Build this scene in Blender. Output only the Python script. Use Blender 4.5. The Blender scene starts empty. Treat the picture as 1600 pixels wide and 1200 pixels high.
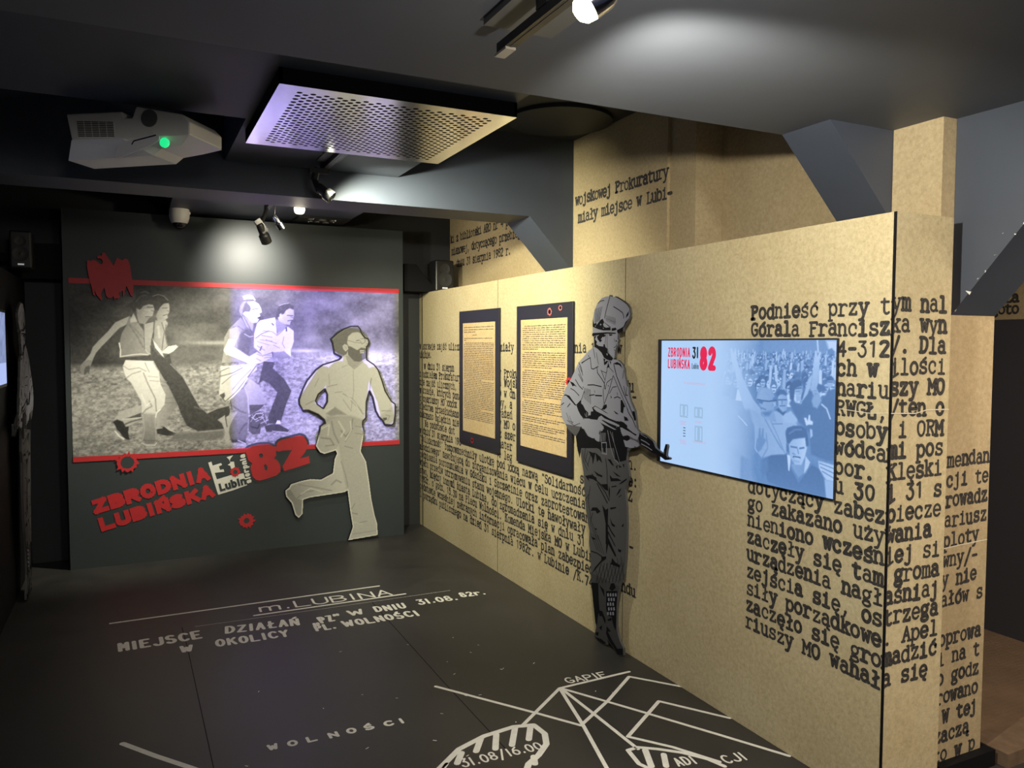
import bpy, bmesh, math, random
import numpy as np
from mathutils import Vector, Matrix

# ------------------------------------------------------------------ camera, world, lights, exposure
SC = bpy.context.scene
COL = SC.collection
CAM_LOC = Vector((0.0, 0.0, 1.6))
YAW, PITCH, ROLL, FPX = 0.4524, 0.0508, 0.0025, 1221.37      # focal length in pixels of a 1600 wide frame
fwd = Vector((math.sin(YAW) * math.cos(PITCH), math.cos(YAW) * math.cos(PITCH), -math.sin(PITCH)))
rgt = Vector((math.cos(YAW), -math.sin(YAW), 0))
upv = rgt.cross(fwd)
r2 = rgt * math.cos(ROLL) + upv * math.sin(ROLL)
u2 = upv * math.cos(ROLL) - rgt * math.sin(ROLL)
cam_d = bpy.data.cameras.new('camera')
cam = bpy.data.objects.new('camera', cam_d)
COL.objects.link(cam)
cam_d.sensor_width = 36.0
cam_d.sensor_fit = 'HORIZONTAL'
cam_d.lens = FPX * 36.0 / 1600.0
cam_d.clip_start = 0.02
m3 = Matrix((r2, u2, -fwd)).transposed()
cam.matrix_world = Matrix.Translation(CAM_LOC) @ m3.to_4x4()
SC.camera = cam

world = bpy.data.worlds.new('world')
SC.world = world
world.use_nodes = True
bgn = world.node_tree.nodes['Background']
bgn.inputs[0].default_value = (0.42, 0.52, 0.95, 1)
bgn.inputs[1].default_value = 0.045

vs = SC.view_settings
vs.view_transform = 'Standard'
vs.look = 'None'
vs.gamma = 1.0
vs.use_curve_mapping = False
vs.exposure = 0.0

def light(name, kind, loc, energy, color=(1, 1, 1), target=None, **kw):
    d = bpy.data.lights.new(name, kind)
    d.energy = energy
    d.color = color
    for k, v in kw.items():
        setattr(d, k, v)
    o = bpy.data.objects.new(name, d)
    COL.objects.link(o)
    o.location = loc
    if target is not None:
        o.rotation_euler = (Vector(target) - Vector(loc)).to_track_quat('-Z', 'Y').to_euler()
    return o

WARM = (1.0, 0.86, 0.62)
# ceiling spots of the room (positions of the track heads), with added fills
light('spot_light_doc', 'SPOT', (0.955, 4.05, 2.44), 255, (1.0, 0.97, 0.70), (2.28, 4.85, 1.45), spot_size=2.0, spot_blend=0.9, shadow_soft_size=0.02)
light('spot_light_wall', 'SPOT', (1.00, 1.44, 2.27), 135, (1.0, 0.94, 0.78), (2.40, 2.65, 1.35), spot_size=1.95, spot_blend=0.5, shadow_soft_size=0.03)
light('spot_light_banner_top', 'SPOT', (0.83, 5.66, 2.36), 75, (1.0, 0.94, 0.80), (0.83, 6.25, 2.17), spot_size=1.35, spot_blend=1.0, shadow_soft_size=0.03)
light('spot_light_banner_low', 'SPOT', (0.80, 5.25, 2.42), 260, (1.0, 0.94, 0.72), (0.18, 6.25, 1.08), spot_size=1.05, spot_blend=1.0, shadow_soft_size=0.03)
light('spot_light_corner', 'SPOT', (0.90, 5.27, 2.36), 85, (1.0, 0.93, 0.70), (2.5, 5.75, 2.0), spot_size=1.5, spot_blend=0.9, shadow_soft_size=0.03)
light('fill_light_figure', 'SPOT', (0.88, 5.28, 2.36), 130, (1.0, 0.96, 0.80), (1.66, 6.2, 1.0), spot_size=0.95, spot_blend=0.9, shadow_soft_size=0.03)  # extra spot added at the track to brighten the cut-out figure
light('small_lamp_glow', 'POINT', (0.985, 5.15, 2.40), 11, (1.0, 0.9, 0.66), shadow_soft_size=0.03)
light('soffit_fill', 'POINT', (1.0, 1.40, 1.88), 6.0, (1.0, 0.94, 0.84), shadow_soft_size=0.03)  # unseen fill hung below the lamp to spread light over the soffit
# unseen fill spots added behind the visitor, then the passage's warm spot
light('hall_fill_near', 'SPOT', (1.3, -0.7, 2.30), 125, (1.0, 0.93, 0.83), (2.2, 2.4, 0.8), spot_size=1.7, spot_blend=0.8, shadow_soft_size=0.15)
light('hall_fill_side', 'SPOT', (2.45, -0.5, 2.30), 80, (1.0, 0.82, 0.60), (2.75, 1.9, 0.9), spot_size=1.3, spot_blend=0.8, shadow_soft_size=0.12)
light('hall_fill_floor', 'SPOT', (0.3, -0.3, 2.33), 75, (1.0, 0.96, 0.92), (0.6, 2.6, 0.0), spot_size=2.2, spot_blend=0.9, shadow_soft_size=0.2)
light('passage_spot', 'SPOT', (3.4, 0.6, 2.33), 110, (1.0, 0.80, 0.58), (3.6, 2.2, 0.4), spot_size=2.0, spot_blend=0.9, shadow_soft_size=0.1)
# beam of the video projector: a rectangle of bluish light mapped on the mural round the cut-out figure
PJ_LOC, PJ_AIM = Vector((0.19, 3.52, 2.30)), Vector((1.32, 6.25, 1.42))
pj = light('projector_beam', 'SPOT', PJ_LOC, 1000, (0.36, 0.30, 1.0), PJ_AIM, spot_size=0.9, spot_blend=0.0, shadow_soft_size=0.004)
pj.data.use_nodes = True
nt = pj.data.node_tree
N, L = nt.nodes, nt.links
em = N['Emission']
tc = N.new('ShaderNodeTexCoord')
sx = N.new('ShaderNodeSeparateXYZ')
L.new(tc.outputs['Normal'], sx.inputs[0])
def mth(op, a, b=None, c=None):
    n = N.new('ShaderNodeMath'); n.operation = op
    for i, v in enumerate((a, b, c)):
        if v is None: continue
        if isinstance(v, (int, float)): n.inputs[i].default_value = v
        else: L.new(v, n.inputs[i])
    return n.outputs[0]
PJR = pj.rotation_euler.to_matrix()
def row(k): return mth('ADD', mth('ADD', mth('MULTIPLY', sx.outputs[0], PJR[k][0]), mth('MULTIPLY', sx.outputs[1], PJR[k][1])), mth('MULTIPLY', sx.outputs[2], PJR[k][2]))
dx_, dy_, dz_ = row(0), row(1), row(2)                     # where each ray of the beam meets the picture plane
px_ = mth('ADD', mth('MULTIPLY', mth('DIVIDE', dx_, dy_), 6.22 - PJ_LOC.y), PJ_LOC.x)
py_ = mth('ADD', mth('MULTIPLY', mth('DIVIDE', dz_, dy_), 6.22 - PJ_LOC.y), PJ_LOC.z)
def win(v, lo, hi, soft):
    a = N.new('ShaderNodeMapRange'); a.inputs[1].default_value = lo; a.inputs[2].default_value = lo + soft; L.new(v, a.inputs[0])
    b = N.new('ShaderNodeMapRange'); b.inputs[1].default_value = hi - soft; b.inputs[2].default_value = hi; b.inputs[3].default_value = 1; b.inputs[4].default_value = 0; L.new(v, b.inputs[0])
    return mth('MULTIPLY', a.outputs[0], b.outputs[0])
beam = mth('MULTIPLY', win(px_, 0.655, 1.975, 0.06), win(py_, 0.80, 2.04, 0.02))
for (ax, ay, bx, by, r) in [(1.533,1.619,1.623,1.611,0.11),(1.598,1.493,1.605,1.436,0.078),(1.502,1.348,1.471,1.033,0.11),(1.646,1.362,1.602,1.02,0.095),(1.369,1.358,1.229,1.142,0.061),(1.217,1.126,1.374,1.028,0.041),(1.772,1.352,1.847,1.16,0.057),(1.855,1.152,1.889,0.992,0.057),(1.371,0.864,1.607,0.842,0.086),(1.4,0.956,1.618,0.947,0.065),(0.831,0.776,0.945,0.782,0.052),(1.036,0.824,1.18,0.83,0.055)]:                        # the figure is left out of the projected picture
    dx, dy = bx - ax, by - ay; q = dx * dx + dy * dy
    ux, uy = mth('SUBTRACT', px_, ax), mth('SUBTRACT', py_, ay)
    t = mth('ADD', mth('MULTIPLY', ux, dx / q), mth('MULTIPLY', uy, dy / q)); t.node.use_clamp = True
    ex_, ey_ = mth('SUBTRACT', ux, mth('MULTIPLY', t, dx)), mth('SUBTRACT', uy, mth('MULTIPLY', t, dy))
    d = mth('SQRT', mth('ADD', mth('MULTIPLY', ex_, ex_), mth('MULTIPLY', ey_, ey_)))
    k = N.new('ShaderNodeMapRange'); k.inputs[1].default_value = r * .97; k.inputs[2].default_value = r * 1.03; L.new(d, k.inputs[0])
    beam = mth('MULTIPLY', beam, k.outputs[0])
L.new(beam, em.inputs['Strength'])

# ------------------------------------------------------------------ helpers
def link(o): COL.objects.link(o); return o
def tag(o, label=None, cat=None, group=None, kind=None):
    for k, v in (('label', label), ('category', cat), ('group', group), ('kind', kind)):
        if v: o[k] = v
    return o
def thing(name, loc, label, cat, group=None):
    o = link(bpy.data.objects.new(name, None)); o.location = loc; o.empty_display_size = 0.1
    return tag(o, label, cat, group)
class Frame:
    def __init__(s, o, eu, ev, en): s.o, s.u, s.v, s.n = Vector(o), Vector(eu), Vector(ev), Vector(en)
    def __call__(s, u, v, n=0.0): return s.o + s.u * u + s.v * v + s.n * n
class MB:
    """collects shapes into one mesh"""
    def __init__(s): s.v, s.f, s.m, s.cur = [], [], [], 0
    def add(s, vs, fs):
        k = len(s.v); s.v += [Vector(p) for p in vs]; s.f += [tuple(k + i for i in f) for f in fs]; s.m += [s.cur] * len(fs); return s
    def box(s, x0, x1, y0, y1, z0, z1):
        return s.add([(x, y, z) for z in (z0, z1) for y in (y0, y1) for x in (x0, x1)],
                     [(0, 2, 3, 1), (4, 5, 7, 6), (0, 1, 5, 4), (2, 6, 7, 3), (0, 4, 6, 2), (1, 3, 7, 5)])
    def obox(s, c, ax, ay, az, hx, hy, hz):
        c = Vector(c); ax, ay, az = Vector(ax).normalized(), Vector(ay).normalized(), Vector(az).normalized()
        return s.add([c + ax * (i * hx) + ay * (j * hy) + az * (k * hz) for k in (-1, 1) for j in (-1, 1) for i in (-1, 1)],
                     [(0, 2, 3, 1), (4, 5, 7, 6), (0, 1, 5, 4), (2, 6, 7, 3), (0, 4, 6, 2), (1, 3, 7, 5)])
    def poly(s, pts): return s.add(pts, [tuple(range(len(pts)))])
    def prism(s, a, b):
        n = len(a); fs = [tuple(range(n))[::-1], tuple(range(n, 2 * n))]
        return s.add(list(a) + list(b), fs + [(i, (i + 1) % n, n + (i + 1) % n, n + i) for i in range(n)])
    def cyl(s, p, q, r, r2=None, n=20, caps=True):
        p, q = Vector(p), Vector(q); d = (q - p).normalized(); a = d.orthogonal().normalized(); b = d.cross(a)
        r2 = r if r2 is None else r2
        vs = [p + (a * math.cos(t) + b * math.sin(t)) * r for t in [2 * math.pi * i / n for i in range(n)]] + \
             [q + (a * math.cos(t) + b * math.sin(t)) * r2 for t in [2 * math.pi * i / n for i in range(n)]]
        fs = [(i, (i + 1) % n, n + (i + 1) % n, n + i) for i in range(n)]
        if caps: fs += [tuple(range(n))[::-1], tuple(range(n, 2 * n))]
        return s.add(vs, fs)
    def lathe(s, c, axis, prof, n=28):
        """prof: (radius, distance along axis) pairs"""
        c = Vector(c); d = Vector(axis).normalized(); a = d.orthogonal().normalized(); b = d.cross(a)
        vs, fs = [], []
        for r, h in prof:
            for i in range(n):
                t = 2 * math.pi * i / n; vs.append(c + d * h + (a * math.cos(t) + b * math.sin(t)) * max(r, 1e-5))
        for k in range(len(prof) - 1):
            for i in range(n):
                fs.append((k * n + i, k * n + (i + 1) % n, (k + 1) * n + (i + 1) % n, (k + 1) * n + i))
        return s.add(vs, fs)
    def tube(s, pts, r, n=8):
        for p, q in zip(pts[:-1], pts[1:]): s.cyl(p, q, r, n=n)
        return s
    def stroke(s, fr, pts, w, n0, lift=[0], square=False):
        """flat ribbon along pts (plane coordinates) with rounded joints"""
        for (x0, y0), (x1, y1) in zip(pts[:-1], pts[1:]):
            dx, dy = x1 - x0, y1 - y0; l = math.hypot(dx, dy)
            if l < 1e-7: continue
            dx, dy = dx / l, dy / l; h = w / 2
            lift[0] = (lift[0] + 1) % 12; nn = n0 + lift[0] * 2e-5
            if square:
                s.poly([fr(x0 - dx * h * i - dy * h * j if e == 0 else x1 + dx * h - dy * h * j, y0 - dy * h * i + dx * h * j if e == 0 else y1 + dy * h + dx * h * j, nn) for e, i, j in ((0, 1, 1), (0, 1, -1), (1, 1, -1), (1, 1, 1))]); continue
            q = []
            for cx, cy, a0 in ((x0, y0, 90), (x1, y1, -90)):
                for k in range(5):
                    t = math.radians(a0 + 45 * k); ex, ey = math.cos(t) * h, math.sin(t) * h
                    q.append(fr(cx + dx * ex - dy * ey, cy + dy * ex + dx * ey, nn))
            s.poly(q)
        return s
    def fill(s, fr, pts, n0, holes=()):
        """filled flat polygon (triangulated) in plane coordinates"""
        from mathutils.geometry import tessellate_polygon
        loops = [[Vector((x, y, 0)) for x, y in pts]] + [[Vector((x, y, 0)) for x, y in h] for h in holes]
        flat = [p for l in loops for p in l]
        tr = tessellate_polygon(loops)
        return s.add([fr(p.x, p.y, n0) for p in flat], [t for t in tr])
    def plate(s, fr, pts, n0, n1, holes=()):
        """solid plate between n0 and n1 with the outline pts"""
        s.fill(fr, pts, n1, holes); s.fill(fr, pts, n0, holes)
        for lp in [pts] + list(holes):
            n = len(lp); a = [fr(x, y, n0) for x, y in lp]; b = [fr(x, y, n1) for x, y in lp]
            s.add(a + b, [(i, (i + 1) % n, n + (i + 1) % n, n + i) for i in range(n)])
        return s
    def build(s, name, m, parent=None, smooth=False, bevel=0, kind=None, fix=True):
        off = parent_loc(parent)
        me = bpy.data.meshes.new(name); me.from_pydata([tuple(p - off) for p in s.v], [], s.f)
        
        for q in (m if isinstance(m, (list, tuple)) else [m]): me.materials.append(q)
        if isinstance(m, (list, tuple)): me.polygons.foreach_set('material_index', s.m)
        me.update()
        if fix:
            bm = bmesh.new(); bm.from_mesh(me); bmesh.ops.recalc_face_normals(bm, faces=bm.faces); bm.to_mesh(me); bm.free()
        o = link(bpy.data.objects.new(name, me))
        if parent: o.parent = parent
        if smooth:
            for p in me.polygons: p.use_smooth = True
            md = o.modifiers.new('edge', 'EDGE_SPLIT'); md.split_angle = math.radians(38)
        if bevel:
            md = o.modifiers.new('bevel', 'BEVEL'); md.width = bevel; md.segments = 2; md.limit_method = 'ANGLE'
        if kind: o['kind'] = kind
        return o
def parent_loc(o):
    v = Vector((0, 0, 0))
    while o: v = v + o.location; o = o.parent
    return v

# ------------------------------------------------------------------ materials
def mat(name, col, rough=0.6, metal=0.0, noise=0.0, nscale=20, bump=0.0, bscale=200, spec=0.5, emit=None, estr=0):
    m = bpy.data.materials.new(name); m.use_nodes = True
    nt = m.node_tree; b = nt.nodes['Principled BSDF']
    b.inputs['Base Color'].default_value = (*col, 1); b.inputs['Roughness'].default_value = rough
    b.inputs['Metallic'].default_value = metal; b.inputs['Specular IOR Level'].default_value = spec
    if emit: b.inputs['Emission Color'].default_value = (*emit, 1); b.inputs['Emission Strength'].default_value = estr
    if noise or bump:
        tc = nt.nodes.new('ShaderNodeTexCoord')
    if noise:
        n = nt.nodes.new('ShaderNodeTexNoise'); n.inputs['Scale'].default_value = nscale; n.inputs['Detail'].default_value = 6; n.inputs['Roughness'].default_value = 0.65
        nt.links.new(tc.outputs['Object'], n.inputs['Vector'])
        r = nt.nodes.new('ShaderNodeValToRGB'); e = r.color_ramp.elements
        e[0].position, e[1].position = 0.32, 0.68
        e[0].color = (*[c * (1 - noise) for c in col], 1); e[1].color = (*[min(1, c * (1 + noise)) for c in col], 1)
        nt.links.new(n.outputs['Fac'], r.inputs[0]); nt.links.new(r.outputs[0], b.inputs['Base Color'])
    if bump:
        n = nt.nodes.new('ShaderNodeTexNoise'); n.inputs['Scale'].default_value = bscale; n.inputs['Detail'].default_value = 3
        nt.links.new(tc.outputs['Object'], n.inputs['Vector'])
        bp = nt.nodes.new('ShaderNodeBump'); bp.inputs['Strength'].default_value = bump; bp.inputs['Distance'].default_value = 0.002
        nt.links.new(n.outputs['Fac'], bp.inputs['Height']); nt.links.new(bp.outputs[0], b.inputs['Normal'])
    return m
def paper_mat(name, base, stain):
    """kraft paper wall print: fibres, cloudy stains, fine grain"""
    m = bpy.data.materials.new(name); m.use_nodes = True; nt = m.node_tree; N, L = nt.nodes, nt.links
    b = N['Principled BSDF']; b.inputs['Roughness'].default_value = 0.75; b.inputs['Specular IOR Level'].default_value = 0.2
    tc = N.new('ShaderNodeTexCoord')
    def noise(scale, det, rough=0.6, dist=0.0):
        n = N.new('ShaderNodeTexNoise'); n.inputs['Scale'].default_value = scale; n.inputs['Detail'].default_value = det
        n.inputs['Roughness'].default_value = rough; n.inputs['Distortion'].default_value = dist; L.new(tc.outputs['Object'], n.inputs['Vector']); return n.outputs['Fac']
    def ramp(f, a, b_, c0, c1):
        r = N.new('ShaderNodeValToRGB'); e = r.color_ramp.elements; e[0].position, e[1].position = a, b_; e[0].color, e[1].color = (*c0, 1), (*c1, 1); L.new(f, r.inputs[0]); return r.outputs[0]
    def mix(t, fac, a, c):
        x = N.new('ShaderNodeMix'); x.data_type = 'RGBA'; x.blend_type = t; x.inputs[0].default_value = fac; L.new(a, x.inputs[6]); L.new(c, x.inputs[7]); return x.outputs[2]
    c = ramp(noise(2.2, 5, 0.6), 0.3, 0.72, stain, base)
    g = ramp(noise(60, 5, 0.75), 0.3, 0.7, (0.80, 0.78, 0.74), (1.12, 1.12, 1.12))
    c = mix('MULTIPLY', 1.0, c, g)
    w = N.new('ShaderNodeTexNoise'); w.inputs['Scale'].default_value = 34; w.inputs['Detail'].default_value = 2; w.inputs['Distortion'].default_value = 4.0; L.new(tc.outputs['Object'], w.inputs['Vector'])
    fib = ramp(w.outputs['Fac'], 0.60, 0.66, (1, 1, 1), (0.84, 0.80, 0.72))
    c = mix('MULTIPLY', 0.55, c, fib)
    sp = ramp(noise(150, 2, 0.5), 0.66, 0.74, (1, 1, 1), (0.72, 0.62, 0.5))
    c = mix('MULTIPLY', 0.6, c, sp)
    L.new(c, b.inputs['Base Color'])
    bp = N.new('ShaderNodeBump'); bp.inputs['Strength'].default_value = 0.06; bp.inputs['Distance'].default_value = 0.002
    L.new(noise(160, 3), bp.inputs['Height']); L.new(bp.outputs[0], b.inputs['Normal'])
    return m
def print_mat(name, emit=False, strength=1.0, rough=0.45, spec=0.3):
    """printed picture: takes its picture from the mesh's colour attribute"""
    m = bpy.data.materials.new(name); m.use_nodes = True; nt = m.node_tree; b = nt.nodes['Principled BSDF']
    a = nt.nodes.new('ShaderNodeVertexColor'); a.layer_name = 'print'
    b.inputs['Roughness'].default_value = rough; b.inputs['Specular IOR Level'].default_value = spec
    if emit:
        b.inputs['Base Color'].default_value = (0.02, 0.02, 0.025, 1)
        nt.links.new(a.outputs['Color'], b.inputs['Emission Color']); b.inputs['Emission Strength'].default_value = strength
    else:
        nt.links.new(a.outputs['Color'], b.inputs['Base Color'])
    return m

M_SLATE = mat('slate_paint', (0.043, 0.052, 0.074), 0.55, noise=0.06, nscale=3, bump=0.05, bscale=150)
M_SOFFIT = mat('soffit_paint', (0.108, 0.120, 0.146), 0.6, noise=0.05, nscale=2, bump=0.04, bscale=150)
M_DARK = mat('dark_wall_paint', (0.020, 0.022, 0.025), 0.6, noise=0.08, nscale=3)
M_BLACK = mat('black_paint', (0.005, 0.005, 0.006), 0.7, spec=0.15)
M_PLASTIC = mat('black_plastic', (0.012, 0.012, 0.013), 0.35)
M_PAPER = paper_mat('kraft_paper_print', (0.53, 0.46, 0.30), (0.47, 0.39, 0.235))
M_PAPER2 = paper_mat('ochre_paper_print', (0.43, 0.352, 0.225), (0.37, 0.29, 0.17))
M_INK = mat('typewriter_ink', (0.030, 0.027, 0.026), 0.75, noise=0.9, nscale=110)
M_BOARD = mat('banner_board_paint', (0.026, 0.034, 0.037), 0.5, noise=0.05, nscale=4)
M_RED = mat('red_paint', (0.42, 0.018, 0.022), 0.5, noise=0.05)
M_DARKRED = mat('dark_red_paint', (0.16, 0.010, 0.012), 0.5)
M_WHITE = mat('white_vinyl', (0.62, 0.62, 0.57), 0.5, noise=0.05)
M_CHROME = mat('chrome', (0.75, 0.75, 0.76), 0.15, 1.0)
M_STEEL = mat('brushed_steel', (0.72, 0.71, 0.74), 0.17, 1.0, noise=0.06, nscale=30)
M_WHITEPL = mat('white_plastic', (0.80, 0.78, 0.73), 0.45)
M_GREYPL = mat('grey_plastic', (0.13, 0.13, 0.125), 0.5)

# ------------------------------------------------------------------ stroke lettering (core strokes ; serif strokes), 10 wide, x-height 10, capitals 14
def arc(cx, cy, rx, ry, a0, a1, n=9):
    return [(cx + rx * math.cos(math.radians(a0 + (a1 - a0) * i / n)), cy + ry * math.sin(math.radians(a0 + (a1 - a0) * i / n))) for i in range(n + 1)]
def pl(s): return [tuple(float(c) for c in p.split(',')) for p in s.split()]
GL = {}
def g(ch, core, serif=(), ):
    GL[ch] = ([pl(c) if isinstance(c, str) else c for c in core], [pl(c) if isinstance(c, str) else c for c in serif])
O = arc(5, 5, 3.9, 5, 0, 360, 14)
g('a', [arc(4.6, 7, 3, 3, 150, 20, 5) + pl('7.6,7 7.6,0.3'), arc(4.4, 3, 3.2, 3, 40, 330, 9)], ['7.6,0.3 9.2,0.3'])
g('b', ['1.6,15 1.6,0', arc(5.2, 5, 3.7, 5, 0, 360, 14)], ['0.3,15 1.6,15'])
g('c', [arc(5.2, 5, 4, 5, 40, 320, 11)], ['8.3,8.4 8.3,6.4'])
g('d', ['8.2,15 8.2,0', arc(4.6, 5, 3.7, 5, 0, 360, 14)], ['6.8,15 8.2,15', '8.2,0 9.6,0'])
g('e', [arc(5, 5, 4, 5, 0, 320, 13), '1.2,5.1 9,5.1'])
g('f', [arc(7, 12, 2.8, 3, 40, 180, 6) + pl('4.2,12 4.2,0')], ['1.5,9.6 8,9.6', '1.8,0 7,0'])
g('g', [arc(4.6, 6.4, 3.3, 3.4, 0, 360, 12), '7.2,9 9.4,10', '2.6,3.4 2,1.6 7.4,0.8', arc(4.8, -1.6, 3.8, 2.2, 60, 400, 12)])
g('h', ['1.8,15 1.8,0', [(1.8, 6)] + arc(5, 6.4, 3, 3.4, 150, 0, 6) + [(8, 0)]], ['0.4,15 1.8,15', '0.3,0 3.4,0', '6.5,0 9.6,0'])
g('i', ['5,10 5,0', '5,13.4 5,14'], ['2.4,9.8 5,9.8', '1.6,0 8.4,0'])
g('j', [pl('6,10 6,-1.5') + arc(3.4, -1.5, 2.6, 2.3, 0, -150, 6), '6,13.4 6,14'], ['3.2,9.8 6,9.8'])
g('k', ['2,15 2,0', '7.8,9.6 2.4,4', '4.4,6 8,0.2'], ['0.5,15 2,15', '0.4,0 3.6,0', '6.3,0 9.6,0', '6,9.8 9.2,9.8'])
g('l', ['5,15 5,0'], ['2.2,15 5,15', '1.4,0 8.6,0'])
g('ł', ['5,15 5,0', '2.6,6 7.6,9.6'], ['2.2,15 5,15', '1.4,0 8.6,0'])
g('m', ['1.2,9.8 1.2,0', [(1.2, 7.6)] + arc(3.2, 7.6, 1.8, 2.2, 160, 0, 5) + [(5, 0)], [(5, 7.6)] + arc(7, 7.6, 1.8, 2.2, 160, 0, 5) + [(8.8, 0)]], ['0,9.8 1.2,9.8', '0,0 2.4,0', '4.2,0 6,0', '7.9,0 10,0'])
g('n', ['1.8,9.8 1.8,0', [(1.8, 6)] + arc(5, 6.4, 3, 3.4, 150, 0, 6) + [(8, 0)]], ['0.4,9.8 1.8,9.8', '0.3,0 3.4,0', '6.5,0 9.6,0'])
g('o', [O])
g('p', ['1.6,9.8 1.6,-4.6', arc(5.2, 5, 3.7, 4.9, 0, 360, 14)], ['0.3,9.8 1.6,9.8', '0.2,-4.6 4,-4.6'])
g('r', ['3,9.8 3,0', [(3, 6)] + arc(6.6, 6.2, 3.4, 3.6, 160, 40, 5)], ['0.8,9.8 3,9.8', '0.6,0 6.4,0'])
g('s', [arc(5, 7.4, 3.2, 2.5, 35, 250, 8) + arc(5, 2.5, 3.6, 2.5, 80, -150, 8)], ['8,9.6 8,7.6', '1.6,0.3 1.6,2.4'])
g('t', [pl('3.8,14 3.8,3') + arc(6.4, 2.9, 2.6, 2.9, 180, 320, 6)], ['1,9.8 8,9.8'])
g('u', [pl('1.9,9.8 1.9,3.4') + arc(4.9, 3.4, 3, 3.4, 180, 330, 6), '7.9,9.8 7.9,0'], ['0.4,9.8 1.9,9.8', '6.4,9.8 7.9,9.8', '7.9,0 9.6,0'])
g('w', ['1.2,9.8 2.9,0.2 5,7.2 7.1,0.2 8.8,9.8'], ['0,9.8 3,9.8', '7,9.8 10,9.8'])
g('y', ['1.4,9.8 5.2,0.6', '8.6,9.8 4.2,-3.4 2,-4.5'], ['0.2,9.8 3,9.8', '7,9.8 9.8,9.8', '1,-4.5 3.4,-4.5'])
g('z', ['1.8,9.6 8.2,9.6 1.6,0.3 8.6,0.3'], ['1.8,9.6 1.8,7.6', '8.6,0.3 8.6,2.4'])
g('x', ['1.4,9.8 8.6,0.2', '8.6,9.8 1.4,0.2'], ['0.2,9.8 3,9.8', '7,9.8 9.8,9.8', '0.2,0.2 3,0.2', '7,0.2 9.8,0.2'])
g('A', ['1.2,0 5,14 8.8,0', '2.5,4.8 7.5,4.8'], ['0,0 3,0', '7,0 10,0'])
g('B', [pl('2,0 2,14') + arc(5, 10.7, 3.2, 3.3, 90, -90, 7) + [(2, 7.4)], [(2, 7.4)] + arc(5.2, 3.7, 3.6, 3.7, 90, -90, 7) + [(2, 0)]], ['0.5,14 2,14', '0.5,0 2,0'])
g('C', [arc(5.2, 7, 4.1, 7, 45, 315, 12)], ['8.6,13 8.6,10'])
g('D', [pl('2,0 2,14') + arc(4.2, 7, 4.6, 7, 90, -90, 9) + [(2, 0)]], ['0.5,14 2,14', '0.5,0 2,0'])
g('E', ['8.6,14 2,14 2,0 8.8,0', '2,7.2 7,7.2'], ['8.6,14 8.6,11', '8.8,0 8.8,3', '0.5,14 2,14', '0.5,0 2,0'])
g('F', ['8.8,14 2.2,14 2.2,0', '2.2,7.2 6.8,7.2'], ['8.8,14 8.8,11', '0.6,0 5,0', '0.6,14 2.2,14'])
g('G', [arc(5.2, 7, 4.1, 7, 45, 300, 12) + pl('8.6,1.6 8.6,5.8 5.6,5.8')], ['8.4,13 8.4,10'])
g('I', ['5,0 5,14'], ['2,14 8,14', '2,0 8,0'])
g('J', [pl('7,14 7,4') + arc(4.2, 4, 2.8, 4, 0, -160, 7)], ['4,14 9,14'])
g('K', ['2,0 2,14', '8.4,14 2.3,6.2', '4.6,8.6 8.8,0'], ['0.4,14 4,14', '0.4,0 4,0', '7,14 9.8,14', '7,0 10,0'])
g('L', ['2.6,14 2.6,0 8.8,0'], ['0.8,14 4.8,14', '0.8,0 2.6,0', '8.8,0 8.8,3.4'])
g('Ł', ['2.6,14 2.6,0 8.8,0', '0.8,5.6 6,9.4'], ['0.8,14 4.8,14', '8.8,0 8.8,3.4'])
g('M', ['1.4,0 1.4,14 5,5.4 8.6,14 8.6,0'], ['0,14 1.4,14', '8.6,14 10,14', '0,0 3,0', '7,0 10,0'])
g('N', ['1.8,0 1.8,14 8.2,0 8.2,14'], ['0.2,14 1.8,14', '0.2,0 3.6,0', '6.6,14 9.8,14'])
g('O', [arc(5, 7, 4, 7, 0, 360, 16)])
g('P', [pl('2.2,0 2.2,14') + arc(5.2, 10.3, 3.4, 3.7, 90, -90, 8) + [(2.2, 6.6)]], ['0.6,14 2.2,14', '0.6,0 4.8,0'])
g('R', [pl('2,0 2,14') + arc(5, 10.4, 3.4, 3.6, 90, -90, 8) + [(2, 6.8)], '5,6.8 8.8,0'], ['0.4,14 2,14', '0.4,0 4,0', '7.6,0 9.8,0'])
g('S', [arc(5, 10.4, 3.5, 3.6, 40, 250, 9) + arc(5, 3.6, 3.9, 3.6, 75, -150, 9)], ['8.2,13.6 8.2,10.8', '1.4,0.3 1.4,3.2'])
g('U', [pl('1.8,14 1.8,4.4') + arc(5, 4.4, 3.2, 4.4, 180, 360, 9) + pl('8.2,14')], ['0.2,14 3.6,14', '6.6,14 9.8,14'])
g('W', ['1,14 2.8,0 5,10 7.2,0 9,14'], ['0,14 2.6,14', '7.4,14 10,14'])
g('Y', ['1.2,14 5,7 8.8,14', '5,7 5,0'], ['0,14 3,14', '7,14 10,14', '2.6,0 7.4,0'])
g('Z', ['1.8,13.8 8.4,13.8 1.4,0.2 8.8,0.2'], ['1.8,13.8 1.8,11', '8.8,0.2 8.8,3'])
g('0', [arc(5, 7, 3.7, 7, 0, 360, 16)])
g('1', ['2.4,11.4 5.4,14 5.4,0'])
g('2', [arc(5, 10.2, 3.6, 3.8, 165, -20, 8) + pl('1.6,0.2 8.8,0.2')])
g('3', ['1.8,13.8 8.2,13.8 4.4,8.4', arc(4.6, 3.8, 3.8, 4.6, 90, -160, 10)])
g('4', ['6.8,0 6.8,14 1.2,4 9,4'])
g('5', ['8,13.8 2.6,13.8 2.2,7.6', arc(4.8, 4.4, 3.8, 4.4, 130, -160, 10)])
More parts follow.
